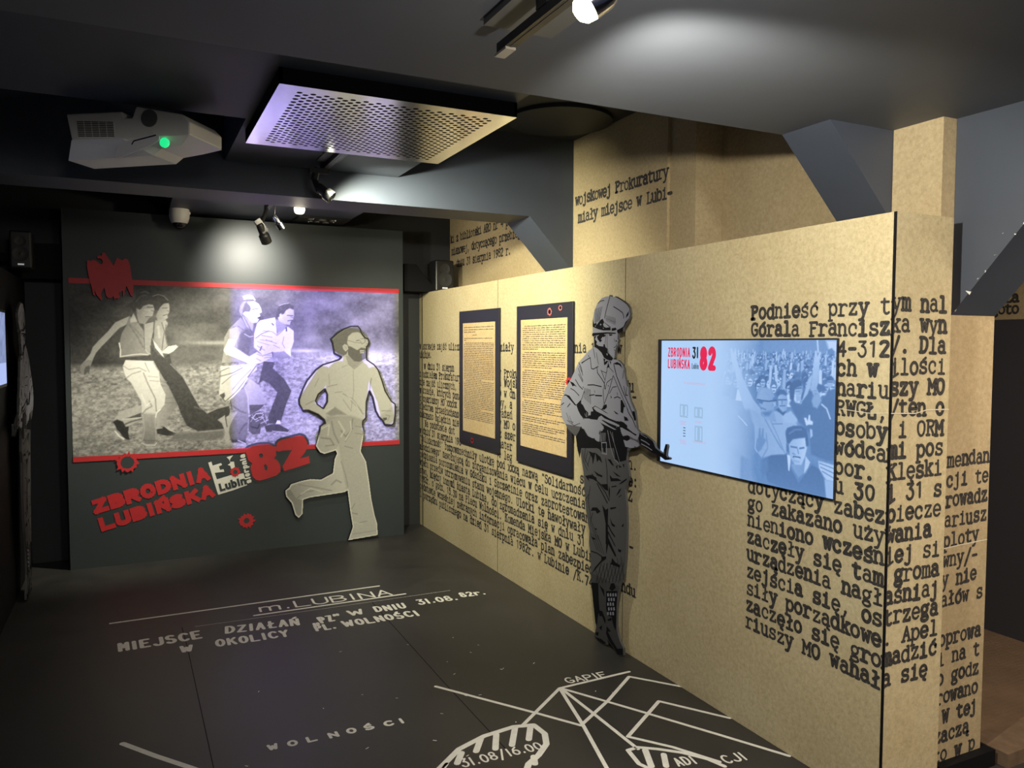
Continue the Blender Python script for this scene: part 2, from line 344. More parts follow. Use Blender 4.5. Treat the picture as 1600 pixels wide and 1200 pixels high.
g('6', [arc(5, 4.2, 3.6, 4.2, 0, 360, 14), '1.5,5 3.4,10.6 7.4,14'])
g('7', ['1.6,13.8 8.6,13.8 4,0'])
g('8', [arc(5, 10.6, 3, 3.4, 0, 360, 13), arc(5, 3.6, 3.7, 3.6, 0, 360, 14)])
g('9', [arc(5, 9.8, 3.6, 4.2, 0, 360, 14), '8.5,9 6.6,3.4 2.6,0'])
g('.', [arc(4.6, 0.9, 0.6, 0.6, 0, 360, 8)])
g(',', [arc(4.8, 1.0, 0.5, 0.5, 0, 360, 8), '5,0.8 3.6,-2.6'])
g('-', ['2,5.4 8,5.4'])
g('/', ['1.4,-3 8.8,16'])
g(':', [arc(5, 1, .5, .5, 0, 360, 6), arc(5, 8.6, .5, .5, 0, 360, 6)])
g('"', ['3.4,14 3.2,10.5', '6.8,14 6.6,10.5'])
g('„', ['3.4,1 3,-3', '6.8,1 6.4,-3'])
g('”', ['3.8,15 3.2,11.5', '7.2,15 6.6,11.5'])
for b_, a_, ex in (('ć', 'c', '4.6,11.8 7.4,15.2'), ('ń', 'n', '4.6,11.8 7.4,15.2'), ('ó', 'o', '4.8,11.8 7.6,15.2'), ('ś', 's', '4.8,11.8 7.6,15.2'), ('ż', 'z', '4.9,12.6 5.1,13.2'), ('ź', 'z', '4.8,11.8 7.6,15.2'),
                   ('ą', 'a', '7.6,0.3 6.6,-2.4 8.8,-3.4'), ('ę', 'e', '6.2,0 5.2,-2.4 7.4,-3.4'), ('Ń', 'N', '4.6,15.6 7,18'), ('Ś', 'S', '4.6,15.6 7,18')):
    GL[b_] = (GL[a_][0] + [pl(ex)], GL[a_][1])

def type_line(mb, fr, text, u0, v0, pitch, n0, rng, scale=None, w=1.9, rough=1.0, wrap=None):
    """typewritten line on a plane: fixed pitch, slab serifs, every letter struck a little differently"""
    sc = scale or pitch * 0.092
    for i, ch in enumerate(text):
        if ch not in GL: continue
        core, ser = GL[ch]
        du, dv = rng.uniform(-.025, .025) * pitch * rough, rng.uniform(-.05, .05) * pitch * rough
        ang = rng.uniform(-.03, .03) * rough; ww = w * rng.uniform(.8, 1.3) * sc
        ca, sa = math.cos(ang), math.sin(ang)
        bx = u0 + i * pitch + du
        for st in core + ser:
            st = [(x, y if y < 10 else 10 + (y - 10) * .58) for x, y in st]
            pts = [(bx + (x * ca - y * sa) * sc, v0 + dv + (x * sa + y * ca) * sc) for x, y in st]
            mb.stroke(fr, pts, ww, n0)
def hand_text(mb, fr, text, p0, p1, h, w, n0, rng=None, gap=0.18, slant=0.0, square=False):
    """stroke letters between two points of a plane, h tall over all, strokes w wide"""
    (x0, y0), (x1, y1) = p0, p1; L_ = math.hypot(x1 - x0, y1 - y0); ex, ey = (x1 - x0) / L_, (y1 - y0) / L_
    wd = [.55 if c in 'Iil1.,' else 1.3 if c in 'Wm' else 1.0 for c in text]; tot = sum(wd) + gap * (len(text) - 1); un = L_ / tot; a0 = 0
    for ch, k in zip(text, wd):
        gw = k * un
        if ch in GL:
            jy = rng.uniform(-.03, .03) * h if rng else 0
            xs = [p[0] for st in GL[ch][0] for p in st]; lo, hi = min(xs), max(xs)
            for st in GL[ch][0]:
                pts = []
                for x, y in st:
                    a = a0 + (gw / 2 if hi - lo < 3.2 else w / 2 + (gw - w) * (x - lo) / (hi - lo))
                    b = w / 2 + (h - w) * y / 14 + jy; a += slant * b
                    pts.append((x0 + ex * a - ey * b, y0 + ey * a + ex * b))
                mb.stroke(fr, pts, w, n0, square=square)
        a0 += gw + gap * un
# ------------------------------------------------------------------ printed pictures: layers of shapes rastered into a mesh's colour attribute
def vnoise(h, w, sy, sx, seed, octv=4, pers=0.55):
    r = np.random.RandomState(seed); out = np.zeros((h, w)); amp, tot = 1.0, 0.0
    for o in range(octv):
        gy, gx = max(2, int(h / sy * 2 ** o) + 2), max(2, int(w / sx * 2 ** o) + 2)
        gr = r.rand(gy, gx); yy = np.linspace(0, gy - 1.001, h); xx = np.linspace(0, gx - 1.001, w)
        yi, xi = yy.astype(int), xx.astype(int); fy, fx = (yy - yi)[:, None], (xx - xi)[None, :]
        fy, fx = fy * fy * (3 - 2 * fy), fx * fx * (3 - 2 * fx)
        a = gr[yi][:, xi] * (1 - fx) + gr[yi][:, xi + 1] * fx; b = gr[yi + 1][:, xi] * (1 - fx) + gr[yi + 1][:, xi + 1] * fx
        out += amp * (a * (1 - fy) + b * fy); tot += amp; amp *= pers
    return out / tot
def seg_dist(X, Y, pts, closed):
    d = np.full(X.shape, 1e9); n = len(pts)
    for i in range(n if closed else n - 1):
        (x0, y0), (x1, y1) = pts[i], pts[(i + 1) % n]; dx, dy = x1 - x0, y1 - y0; q = dx * dx + dy * dy + 1e-9
        t = np.clip(((X - x0) * dx + (Y - y0) * dy) / q, 0, 1); d = np.minimum(d, (X - x0 - t * dx) ** 2 + (Y - y0 - t * dy) ** 2)
    return np.sqrt(d)
def inside(X, Y, pts):
    c = np.zeros(X.shape, bool); n = len(pts)
    for i in range(n):
        (x0, y0), (x1, y1) = pts[i], pts[(i + 1) % n]
        if y0 == y1: continue
        k = ((y0 > Y) != (y1 > Y)) & (X < (x1 - x0) * (Y - y0) / (y1 - y0) + x0); c ^= k
    return c
def paint(img, us, vs, layers, alpha=1.0):
    for ly in layers:
        kind, tone = ly[0], ly[1]; pts = ly[-1]; soft = ly[-2]; pad = soft + (ly[2] if kind == 's' else 0)
        xs, ys = [p[0] for p in pts], [p[1] for p in pts]
        i0, i1 = np.searchsorted(us, [min(xs) - pad, max(xs) + pad]); j0, j1 = np.searchsorted(vs, [min(ys) - pad, max(ys) + pad])
        if i1 <= i0 or j1 <= j0: continue
        X, Y = np.meshgrid(us[i0:i1], vs[j0:j1])
        if kind == 'p':
            sd = seg_dist(X, Y, pts, True); sd = np.where(inside(X, Y, pts), sd, -sd); cov = np.clip(0.5 + sd / max(soft, .1), 0, 1)
        else:
            cov = np.clip(0.5 + (ly[2] / 2 - seg_dist(X, Y, pts, False)) / max(soft, .1), 0, 1)
        if isinstance(tone, tuple):
            a, b, ax = tone
            f = (X - min(xs)) / (max(xs) - min(xs)) if ax == 'x' else (max(ys) - Y) / (max(ys) - min(ys))
            t = a + (b - a) * np.clip(f, 0, 1)
        else: t = tone
        cov = cov * alpha; sub = img[j0:j1, i0:i1]; sub[...] = sub * (1 - cov) + t * cov
    return img
def print_mesh(name, fr, us, vs, rgb, n0, m, parent, keep=None):
    """grid of points on the plane fr (metres), coloured per point"""
    h, w = len(vs), len(us); off = parent_loc(parent)
    U, V = np.meshgrid(us, vs)
    o, eu, ev, en = (np.array(x) for x in (fr.o - off + fr.n * n0, fr.u, fr.v, fr.n))
    co = o + U.reshape(-1, 1) * eu + V.reshape(-1, 1) * ev
    idx = np.arange(h * w).reshape(h, w)
    q = np.stack([idx[:-1, :-1], idx[:-1, 1:], idx[1:, 1:], idx[1:, :-1]], -1).reshape(-1, 4)
    if keep is not None:
        kk = keep.reshape(-1)[q].all(1); q = q[kk]
        used = np.unique(q); remap = np.full(h * w, -1); remap[used] = np.arange(len(used)); q = remap[q]; co = co[used]; col = rgb.reshape(-1, 3)[used]
    else: col = rgb.reshape(-1, 3)
    if np.dot(np.cross(eu, ev), en) < 0: q = q[:, ::-1]
    me = bpy.data.meshes.new(name); me.vertices.add(len(co)); me.vertices.foreach_set('co', co.ravel().astype(np.float32))
    me.loops.add(q.size); me.loops.foreach_set('vertex_index', q.ravel().astype(np.int32))
    me.polygons.add(len(q)); me.polygons.foreach_set('loop_start', np.arange(0, q.size, 4, dtype=np.int32))
    me.update(calc_edges=True); me.validate()
    at = me.color_attributes.new('print', 'FLOAT_COLOR', 'POINT')
    at.data.foreach_set('color', np.concatenate([col, np.ones((len(col), 1))], 1).astype(np.float32).ravel())
    me.materials.append(m); ob = link(bpy.data.objects.new(name, me))
    if parent: ob.parent = parent
    return ob
def mm(pts): return [(a / 1000.0, b / 1000.0) for a, b in pts]

# ------------------------------------------------------------------ the room shell
A = 2.281                                     # face of the papered partition
FP = Frame((A, 0, 0), (0, -1, 0), (0, 0, 1), (-1, 0, 0))       # partition: u = -y
FB = Frame((0, 6.25, 0), (1, 0, 0), (0, 0, 1), (0, -1, 0))     # banner
FF = Frame((0, 0, 0), (1, 0, 0), (0, 1, 0), (0, 0, 1))         # floor
FE = Frame((0, 1.79, 0), (1, 0, 0), (0, 0, 1), (0, -1, 0))     # near end of the partition

def floor_mat():
    m = mat('dark_floor_vinyl', (0.030, 0.029, 0.028), 0.42, bump=0.03, bscale=300, spec=0.45); nt = m.node_tree; N, L = nt.nodes, nt.links; b = N['Principled BSDF']
    tc = N.new('ShaderNodeTexCoord'); n = N.new('ShaderNodeTexNoise'); n.inputs['Scale'].default_value = 2.6; n.inputs['Detail'].default_value = 8; n.inputs['Roughness'].default_value = 0.7; n.inputs['Distortion'].default_value = 0.6
    L.new(tc.outputs['Object'], n.inputs['Vector'])
    r = N.new('ShaderNodeValToRGB'); e = r.color_ramp.elements; e[0].position, e[1].position = 0.35, 0.75; e[0].color, e[1].color = (0.024, 0.0235, 0.023, 1), (0.040, 0.038, 0.037, 1)
    L.new(n.outputs['Fac'], r.inputs[0]); L.new(r.outputs[0], b.inputs['Base Color'])
    rr = N.new('ShaderNodeMapRange'); rr.inputs[3].default_value = 0.34; rr.inputs[4].default_value = 0.55; L.new(n.outputs['Fac'], rr.inputs[0]); L.new(rr.outputs[0], b.inputs['Roughness'])
    return m
M_FLOOR = floor_mat()
floor = MB().box(-1.3, 6.0, -1.6, 6.8, -0.1, 0).build('floor', M_FLOOR, kind='structure')

def wall(name, m, x0, x1, y0, y1, z0, z1): return MB().box(x0, x1, y0, y1, z0, z1).build(name, m, kind='structure')
wall_back = wall('wall_back', M_DARK, -1.3, 2.95, 6.56, 6.68, 0, 3.0)
wall_left = wall('wall_left_lower', M_BLACK, -0.97, -0.68, -1.6, 6.56, 0, 2.042)
wall_left_u = wall('wall_left_upper', M_DARK, -1.1, -0.97, -1.6, 6.56, 0, 3.0)
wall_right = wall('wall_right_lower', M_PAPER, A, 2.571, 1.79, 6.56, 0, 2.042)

# papered upper wall behind the partition, with its stepped pilasters
mb = MB()
mb.box(2.57, 2.95, 4.72, 6.56, 2.0, 3.0)
mb.box(2.756, 2.95, 2.27, 3.197, 2.0, 3.0)
mb.box(2.585, 2.95, 3.197, 4.39, 2.0, 3.0)
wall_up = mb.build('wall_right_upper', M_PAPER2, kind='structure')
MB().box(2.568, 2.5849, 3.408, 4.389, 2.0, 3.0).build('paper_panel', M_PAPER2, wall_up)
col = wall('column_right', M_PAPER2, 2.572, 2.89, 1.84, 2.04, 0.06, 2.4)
MB().box(2.62, 2.93, 1.805, 2.05, 0.0, 0.062).build('plinth', M_BLACK, col)
# side of the column behind the partition
MB().box(2.60, 2.89, 2.041, 2.27, 2.0, 2.4).build('column_back', M_SLATE, col)

# ceiling: low soffit over the visitor, boxed ducts, high dark bays
soff = MB().box(-1.1, 6.0, -1.6, 2.27, 2.4, 2.62).build('ceiling_soffit', M_SOFFIT, kind='structure')
ceil = MB().box(-1.1, 2.95, 2.27, 6.56, 2.9, 3.0).build('ceiling', M_DARK, kind='structure')
MB().lathe((2.25, 4.0, 2.8995), (0, 0, -1), [(.30, 0), (.30, .02), (.285, .024), (0, .024)], n=40).build('round_disc', M_DARK, ceil, smooth=True)  # shallow disc added for a faint ellipse on the ceiling
mb = MB(); mb.box(-0.97, 0.457, 2.271, 3.54, 2.558, 2.9); mb.box(0.457, 1.395, 2.271, 4.389, 2.558, 2.9)
duct = mb.build('ceiling_duct_casing', M_SLATE, kind='structure')
MB().box(0.26, 1.54, 4.721, 6.56, 2.558, 2.9).build('ceiling_duct_casing_rear', M_SLATE, kind='structure')

def haunch(name, m, prof, y0, y1, parent=None, kind='structure'):
    return MB().prism([(x, y0, z_) for x, z_ in prof], [(x, y1, z_) for x, z_ in prof]).build(name, m, parent, kind=None if parent else kind)
beam2 = MB().box(-0.97, 2.569, 4.39, 4.72, 2.4, 2.9).build('ceiling_beam', M_SLATE, kind='structure')
haunch('haunch', M_SLATE, [(2.255, 2.4), (2.54, 2.10), (2.575, 2.062), (2.575, 2.0), (2.62, 2.0), (2.62, 2.4)], 4.39, 4.72, beam2)
haunch('haunch', M_SLATE, [(-0.655, 2.4), (-0.94, 2.10), (-0.99, 2.05), (-0.99, 2.4)], 4.39, 4.72, beam2)
haunch('haunch', M_SLATE, [(2.245, 2.4), (2.538, 2.10), (2.6, 2.036), (2.6, 2.4)], 2.042, 2.27, soff)
# bracket of the beam that runs along the passage on the right
pr = [(1.838, 2.4), (1.838, 1.709), (1.594, 2.0), (1.258, 2.4)]
hr = MB().prism([(2.641, y, z_) for y, z_ in pr], [(2.889, y, z_) for y, z_ in pr]).build('haunch', M_SLATE, soff)
rng = random.Random(4)
mb = MB()
for t, s, d in ((.02, .006, 0), (.10, .009, .0), (.16, .004, .01), (.20, .004, .004), (.26, .005, .015), (.37, .004, .0), (.42, .004, .0), (.30, .003, .06), (.52, .004, .0)):
    y, z_ = 1.838 - t * .58, 1.709 + t * .691 + d
    mb.add([(2.6405, y + rng.uniform(-s, s), z_ + rng.uniform(-s, s) + q) for q in (0, s)] + [(2.6405, y - 1.6 * s, z_ + s)], [(0, 1, 2)])
mb.build('paint_chips', M_WHITE, hr)
# short dark brackets in the corners of the back wall
for nm, pr in (('trim_1', [(2.06, 2.27), (2.165, 2.27), (2.31, 2.092), (2.31, 2.043), (2.06, 2.043)]), ('trim_2', [(-0.43, 2.29), (-0.592, 2.285), (-0.67, 2.06), (-0.67, 2.043), (-0.43, 2.043)])):
    haunch(nm, M_BLACK, pr, 6.3, 6.559)

# passage on the right: chequered platform, dark wall, printed band high on the far wall
def tread_mat():
    m = mat('chequer_plate', (0.23, 0.155, 0.10), 0.45, 0.3, noise=0.15, nscale=6); nt = m.node_tree; N, L = nt.nodes, nt.links; b = N['Principled BSDF']
    tc = N.new('ShaderNodeTexCoord'); mp = N.new('ShaderNodeMapping'); mp.inputs['Rotation'].default_value = (0, 0, 0.785); mp.inputs['Scale'].default_value = (30, 30, 30); L.new(tc.outputs['Object'], mp.inputs['Vector'])
    w1 = N.new('ShaderNodeTexBrick'); w1.inputs['Scale'].default_value = 1.0; w1.inputs['Mortar Size'].default_value = 0.16; w1.inputs['Brick Width'].default_value = 1.0; w1.inputs['Row Height'].default_value = 0.5; L.new(mp.outputs[0], w1.inputs['Vector'])
    bp = N.new('ShaderNodeBump'); bp.inputs['Strength'].default_value = 0.8; bp.inputs['Distance'].default_value = 0.004; L.new(w1.outputs['Fac'], bp.inputs['Height']); L.new(bp.outputs[0], b.inputs['Normal'])
    return m
plat = MB().box(2.95, 4.6, 1.93, 3.4, 0.0, 0.06).build('floor_platform', tread_mat(), kind='structure')
MB().box(2.95, 4.6, 1.77, 1.929, 0.0, 0.055).build('platform_edge', mat('worn_brown_metal', (0.17, 0.115, 0.075), 0.5, 0.2, noise=0.2), plat)
M_PASS = mat('passage_wall_paint', (0.045, 0.046, 0.056), 0.5)
wp = wall('wall_passage', M_PASS, 4.14, 4.26, -0.5, 3.4, 0, 1.735)
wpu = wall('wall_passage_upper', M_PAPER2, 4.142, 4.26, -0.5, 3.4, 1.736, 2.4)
wall('wall_passage_end', M_PASS, 2.9, 4.26, 3.4, 3.5, 0, 2.9)

# joints: thin dark gaps between the partition's panels, seams in the floor
mb = MB()
for y, w in ((4.918, .003), (3.3646, .002), (6.487, .012)): mb.box(A - .0012, A + .001, y - w / 2, y + w / 2, 0, 2.042)
mb.box(A - .0012, A + .002, 1.7895, 1.799, 0, 2.042)
mb.build('panel_joint', M_BLACK, wall_right)
mb = MB()
for s in [[(223,4709),(232,4386),(246,3075)],[(1308,4667),(1298,3442),(1300,2667)]]: mb.stroke(FF, mm(s), .004, .0004)
mb.build('floor_seam', M_BLACK, floor)

# ------------------------------------------------------------------ typewriting on the papered walls
rng = random.Random(11)
TL = [(.6, 0, 'w sprawie zajść uliczn'), (.6, 38, 'miały'), (.6, 61, 'nia 1982r w'), (1.6, -.97, 'Lubinie.'), (3.0, 2.7, 'w dniu 31 sierpn'), (3.1, 37.5, 'w Proku'), (3.3, 72.5, 'du'),
      (4, 0, 'z udziałem Prokuratury'), (4, 37.6, 'a Wojsk'), (4.0, 74.1, '-'), (5, 0, 'nie zajść ulicznych, s'), (5, 37.6, 'o w dn'), (6, 0, 'w czasie, których pona'), (6, 37.6, 'by, a'), (7, 0, 'cjonariuszy MO xxxxx'), (7, 37.6, 'rażeń'),
      (8, 0, 'śledztwa przesłuchano'), (8, 37.6, 'y MO o'), (9, 0, 'dokonano oględzin nie'), (9, 37.8, 'z szer'), (10, 3, 'Na podstawie dot'), (10, 37.6, 'mater'), (10, 64, 'c'), (11, 0, 'w dniu 31 sierpnia 198'), (11, 37.6, 'e leg'), (11, 62.6, 'str'),
      (12, 0, '"Solidarność" rozpowszechniły ulotkę pod xxxą nazwą "Solidarność'), (13, 0, 'młodziowego" nawołującą do zorganizowania wiecu w celu uczczenia'), (14, 0, 'podpisania porozumienia w Gdańsku i Szczecinie oraz zaprotestowan'),
      (15, 0, 'wiecu przeciw utrzymywaniu stanu wojennego. Ulotki te nawoływały'), (16, 0, 'stwo, między innymi miasta Lubina, do zgromadzenia się w dniu 31'), (17, 0, '1982r. o godz. 15.30 na Placu Wolności. Komenda Miejska MO w Lubin'),
      (18, 0, 'podstawie wcześniej zebranych informacji opracowała plan zabezpiec'), (19, 0, 'i porządku publicznego na dzień 31 sierpnia 1982r. w Lubinie /K.74'),
      (8.9, 73.4, 'h.'), (10.1, 73.5, 'e:'), (11.2, 73.5, 'Z'), (14.9, 73.8, '-'), (18.05, 72.3, 'ndu')]
mb = MB()
for l, c, t in TL:
    type_line(mb, FP, t, -6.5607 + .0440 * (c + .08), 1.597 - .0710 * l, .0440, .0006, rng, w=2.6)
    if 'Wojsk' in t: mb.stroke(FP, [(-6.5607 + .044 * 41.2, 1.30), (-6.5607 + .044 * 42, 1.35)], .006, .0008)
mb.build('printed_text', M_INK, wall_right, fix=False)
# near block: runs on round the corner of the partition onto its end face
TR = ['Podnieść przy tym nal', 'Górala Franciszka wyn', '          4-312/. Dla', '          ch w ilości', '          nariuszy MO', '          RWGŁ,/ten o', '          osoby i ORM', '          wódcami pos', '          por. Klęski', '          u 30 i 31 s',
      'dotyczący zabezpiecze', 'go zakazano używania', 'nieniono wcześniej si', 'zaczęły się tam groma', 'urządzenia nagłaśniaj', 'zejścia się, ostrzega', 'siły porządkowe. Apel', 'zaczęło się gromadzić', 'riuszy MO wahała się']
mb = MB()
for l, t in enumerate(TR): type_line(mb, FP, t, -2.4596 + .0438 * .08, 1.7064 - .0711 * l, .0438, .0006, rng, w=2.75)
o = mb.build('printed_text', M_INK, wall_right, fix=False)
bm = bmesh.new(); bm.from_mesh(o.data)
bmesh.ops.bisect_plane(bm, geom=bm.verts[:] + bm.edges[:] + bm.faces[:], plane_co=(0, 1.789, 0), plane_no=(0, 1, 0), dist=1e-6)
for v in bm.verts:
    if v.co.y < 1.789 - 1e-5:
        k = 1.789 - v.co.y; n_ = A - v.co.x; v.co.x = A + k * 1.075; v.co.y = 1.79 - n_; v.co.z += (.012 - k * .012)
bm.to_mesh(o.data); bm.free()
# column beside it
TC = ['mendan', 'cji te', 'rowadz', 'ariusz', 'ploty', 'wny/-', 'y nie', 'ałów s', '', 'oprowa', 'i na t', 'o godz', 'rowano', ' W tej', 'zaczą', 'to w p']
mb = MB(); FC = Frame((0, 1.84, 0), (1, 0, .021), (0, 0, 1), (0, -1, 0))
for l, t in enumerate(TC): type_line(mb, FC, t, 2.6475 - .002 * l, 1.1589 - .0731 * l - .0553, .0405, .0006, rng, w=2.75)
mb.build('printed_text', M_INK, col, fix=False)
mb = MB(); FU = Frame((2.568, 0, 0), (0, -1, 0), (0, 0, 1), (-1, 0, 0))
type_line(mb, FU, 'wojskowej Prokuratury', -4.3628, 2.4872, .0459, .0006, rng, scale=.00475, w=2.6); type_line(mb, FU, 'miały miejsce w Lubi-', -4.3628 + .036, 2.3746, .0459, .0006, rng, scale=.00475, w=2.6)
mb.build('printed_text', M_INK, wall_up, fix=False)
mb = MB(); FU = Frame((2.57, 0, 0), (0, -1, 0), (0, 0, 1), (-1, 0, 0))
for l, c, t in ((0, 0, 'ki z biblioteki ARO nr 4 pod'), (1, .5, 'mianowej, dotyczącego przebiegu'), (2, 3, 'dniu 31 sierpnia 1982 r.')): type_line(mb, FU, t, -6.5446 + .0457 * c, 2.4971 - .1106 * l, .0457, .0006, rng, scale=.0047, w=2.6)
mb.build('printed_text', M_INK, wall_up, fix=False)
mb = MB(); FQ = Frame((4.142, 0, 0), (0, -1, 0), (0, 0, 1), (-1, 0, 0))
for y_, z_, t in ((2.575, 1.898, 'a.'), (2.585, 1.828, 'za'), (2.655, 1.768, 'goto')): type_line(mb, FQ, t, -y_, z_, .036, .0006, rng, scale=.0038, w=2.7)
mb.build('printed_text', M_INK, wpu, fix=False)

# fold of the pasted sheet across the near end, a paler crease
mb = MB(); mb.stroke(FE, [(2.281, 1.372), (2.40, 1.368), (2.46, 1.378), (2.573, 1.376)], .0035, .0009); mb.stroke(FP, [(-2.0, 1.372), (-1.88, 1.366), (-1.79, 1.372)], .0025, .0009)
mb.stroke(FC, [(2.642, .806), (2.74, .808), (2.888, .808)], .004, .0009)
mb.build('paper_crease', mat('crease_white', (0.60, 0.54, 0.42), 0.7), wall_right, fix=False)

# ------------------------------------------------------------------ map lines and hand lettering painted on the floor
M_FPAINT = mat('white_floor_paint', (0.70, 0.69, 0.64), 0.5, noise=0.08, nscale=30)
mb = MB(); rng = random.Random(5)
for w, pts in [(7,[(-140,4952),(611,4961),(1438,4969)]),(7,[(619,4735),(1544,4737)]),(1.2,[(291,4691),(1002,4679),(1829,4678)]),(9,[(-65,3423),(51,3263),(170,3111),(314,2919)]),(6,[(1247,3374),(1548,2937),(1666,2758),(1894,2902),(2126,3074),(2291,2868)]),(6,[(1445,2864),(1761,3107),(2158,3121)]),(6,[(1761,3107),(1675,2753),(1584,2432),(1545,2297)]),(6,[(1766,3104),(1770,2818),(1771,2495)]),(6,[(1766,3104),(1888,2892),(1983,2724),(2139,2443),(2272,2197)]),(6,[(2275,2538),(2098,2799),(1791,2594),(1904,2448),(1998,2280)]),(8,[(1011,2699),(1133,2801),(1263,2852),(1407,2870),(1489,2847),(1496,2762),(1463,2686),(1394,2624),(1331,2585),(1299,2542)]),(8,[(1131,2771),(1086,2706)]),(8,[(1243,2839),(1186,2755)]),(8,[(1315,2845),(1262,2739)]),(8,[(1407,2858),(1334,2737)]),(8,[(1470,2840),(1415,2748)]),(8,[(1373,2624),(1352,2574)]),(7,[(1730,2504),(1778,2506),(1841,2461),(1912,2396),(1970,2317),(1994,2247)]),(7,[(1730,2504),(1711,2402),(1735,2333)]),(8,[(1792,2475),(1743,2367)]),(9,[(1838,2417),(1794,2343)]),(6,[(1049,2720),(1012,2680)])]:
    mb.stroke(FF, mm(pts), {6: .017, 7: .019, 8: .026, 9: .024, 1.2: .003}[w], .0006)
mb.build('map_lines', M_FPAINT, floor, fix=False)
mb = MB()
for t, p0, p1, h, w in [('m.LUBINA',(655,4778),(1469,4749),128,19),('MIEJSCE',(-95,4464),(317,4484),135,29),('DZIAŁAŃ',(430,4499),(831,4460),122,26),('„PZ”',(895,4430),(1079,4441),115,26),('W',(1121,4485),(1216,4485),100,26),('DNIU',(1279,4480),(1473,4470),105,23),('31.08.',(1554,4495),(1814,4482),100,21),('82r.',(1844,4512),(2013,4501),95,21),('W',(192,4318),(259,4317),100,28),('OKOLICY',(367,4321),(749,4312),112,24),('PL.',(891,4318),(1008,4316),100,24),('WOLNOŚCI',(1048,4315),(1503,4313),105,24),('GAPIE',(1821,3131),(2039,3115),64,12),('31.08/16.00',(1095,2669),(1438,2655),62,11),('ADI',(1834,2319),(1918,2306),62,12),('CJI',(2012,2254),(2112,2241),62,12)]:
    p0, p1 = mm([p0, p1]); hand_text(mb, FF, t, p0, p1, h / 1000, w / 1000 * .74, .0007, rng, gap=.14)
for ch, p in zip('WOLNOŚCI', [(473,3136),(549,3129),(625,3132),(712,3126),(787,3128),(861,3125),(944,3123),(1000,3119)]):
    x, y = p[0] / 1000, p[1] / 1000; hand_text(mb, FF, ch, (x - .021, y - .024), (x + .021, y - .022), .05, .0125, .0007, rng, gap=.0)
for i in range(36):
    x, y = rng.uniform(.3, 2.0), rng.uniform(2.1, 4.0); mb.stroke(FF, [(x, y), (x + rng.uniform(-.012, .012), y + rng.uniform(-.01, .01))], .004, .0006)
mb.build('map_lettering', M_FPAINT, floor, fix=False)

# ------------------------------------------------------------------ banner board at the back
ban = thing('display_banner', (0.8, 6.37, 0), 'tall dark board at the back wall with a photo of running men between red stripes', 'display board')
MB().box(-0.42, 2.03, 6.25, 6.5, 0.0, 2.531).build('board', M_BOARD, ban)
# the printed photograph: field, trees and running men
us = np.arange(-386, 1995.1, 4.6); vs = np.arange(782, 2046, 4.6); h_, w_ = len(vs), len(us)
U, V = np.meshgrid(us, vs)                                            # x and height of every printed point, millimetres
hor = 1430 + 95 * np.clip((U - 300) / 900, 0, 1) + 35 * (vnoise(h_, w_, 40, 60, 3) - .5)
tree = .17 + .30 * np.clip((U + 300) / 1500, 0, 1) * .55 + .42 * (vnoise(h_, w_, 30, 40, 7, 5, .62) - .42) * (.5 + .6 * np.clip((U + 200) / 1400, 0, 1))
gr = .54 + .10 * (vnoise(h_, w_, 14, 60, 9, 3) - .5) + .55 * (vnoise(h_, w_, 3.2, 5, 12, 3, .7) - .5) + .18 * (vnoise(h_, w_, 40, 90, 5) - .5) - .10 * np.clip((950 - V) / 170, 0, 1)
f = np.clip((hor - V) / 60 + .5, 0, 1)
img = tree * (1 - f) + gr * f
bright = np.exp(-((U - 1700) / 260) ** 2 - ((V - 1500) / 60) ** 2) * .35 + np.exp(-((U - 1180) / 160) ** 2 - ((V - 1545) / 16) ** 2) * .35 + np.exp(-((U - 560) / 180) ** 2 - ((V - 1605) / 16) ** 2) * .25 + np.exp(-((U - 1800) / 200) ** 2 - ((V - 1440) / 10) ** 2) * .2
img = img + bright
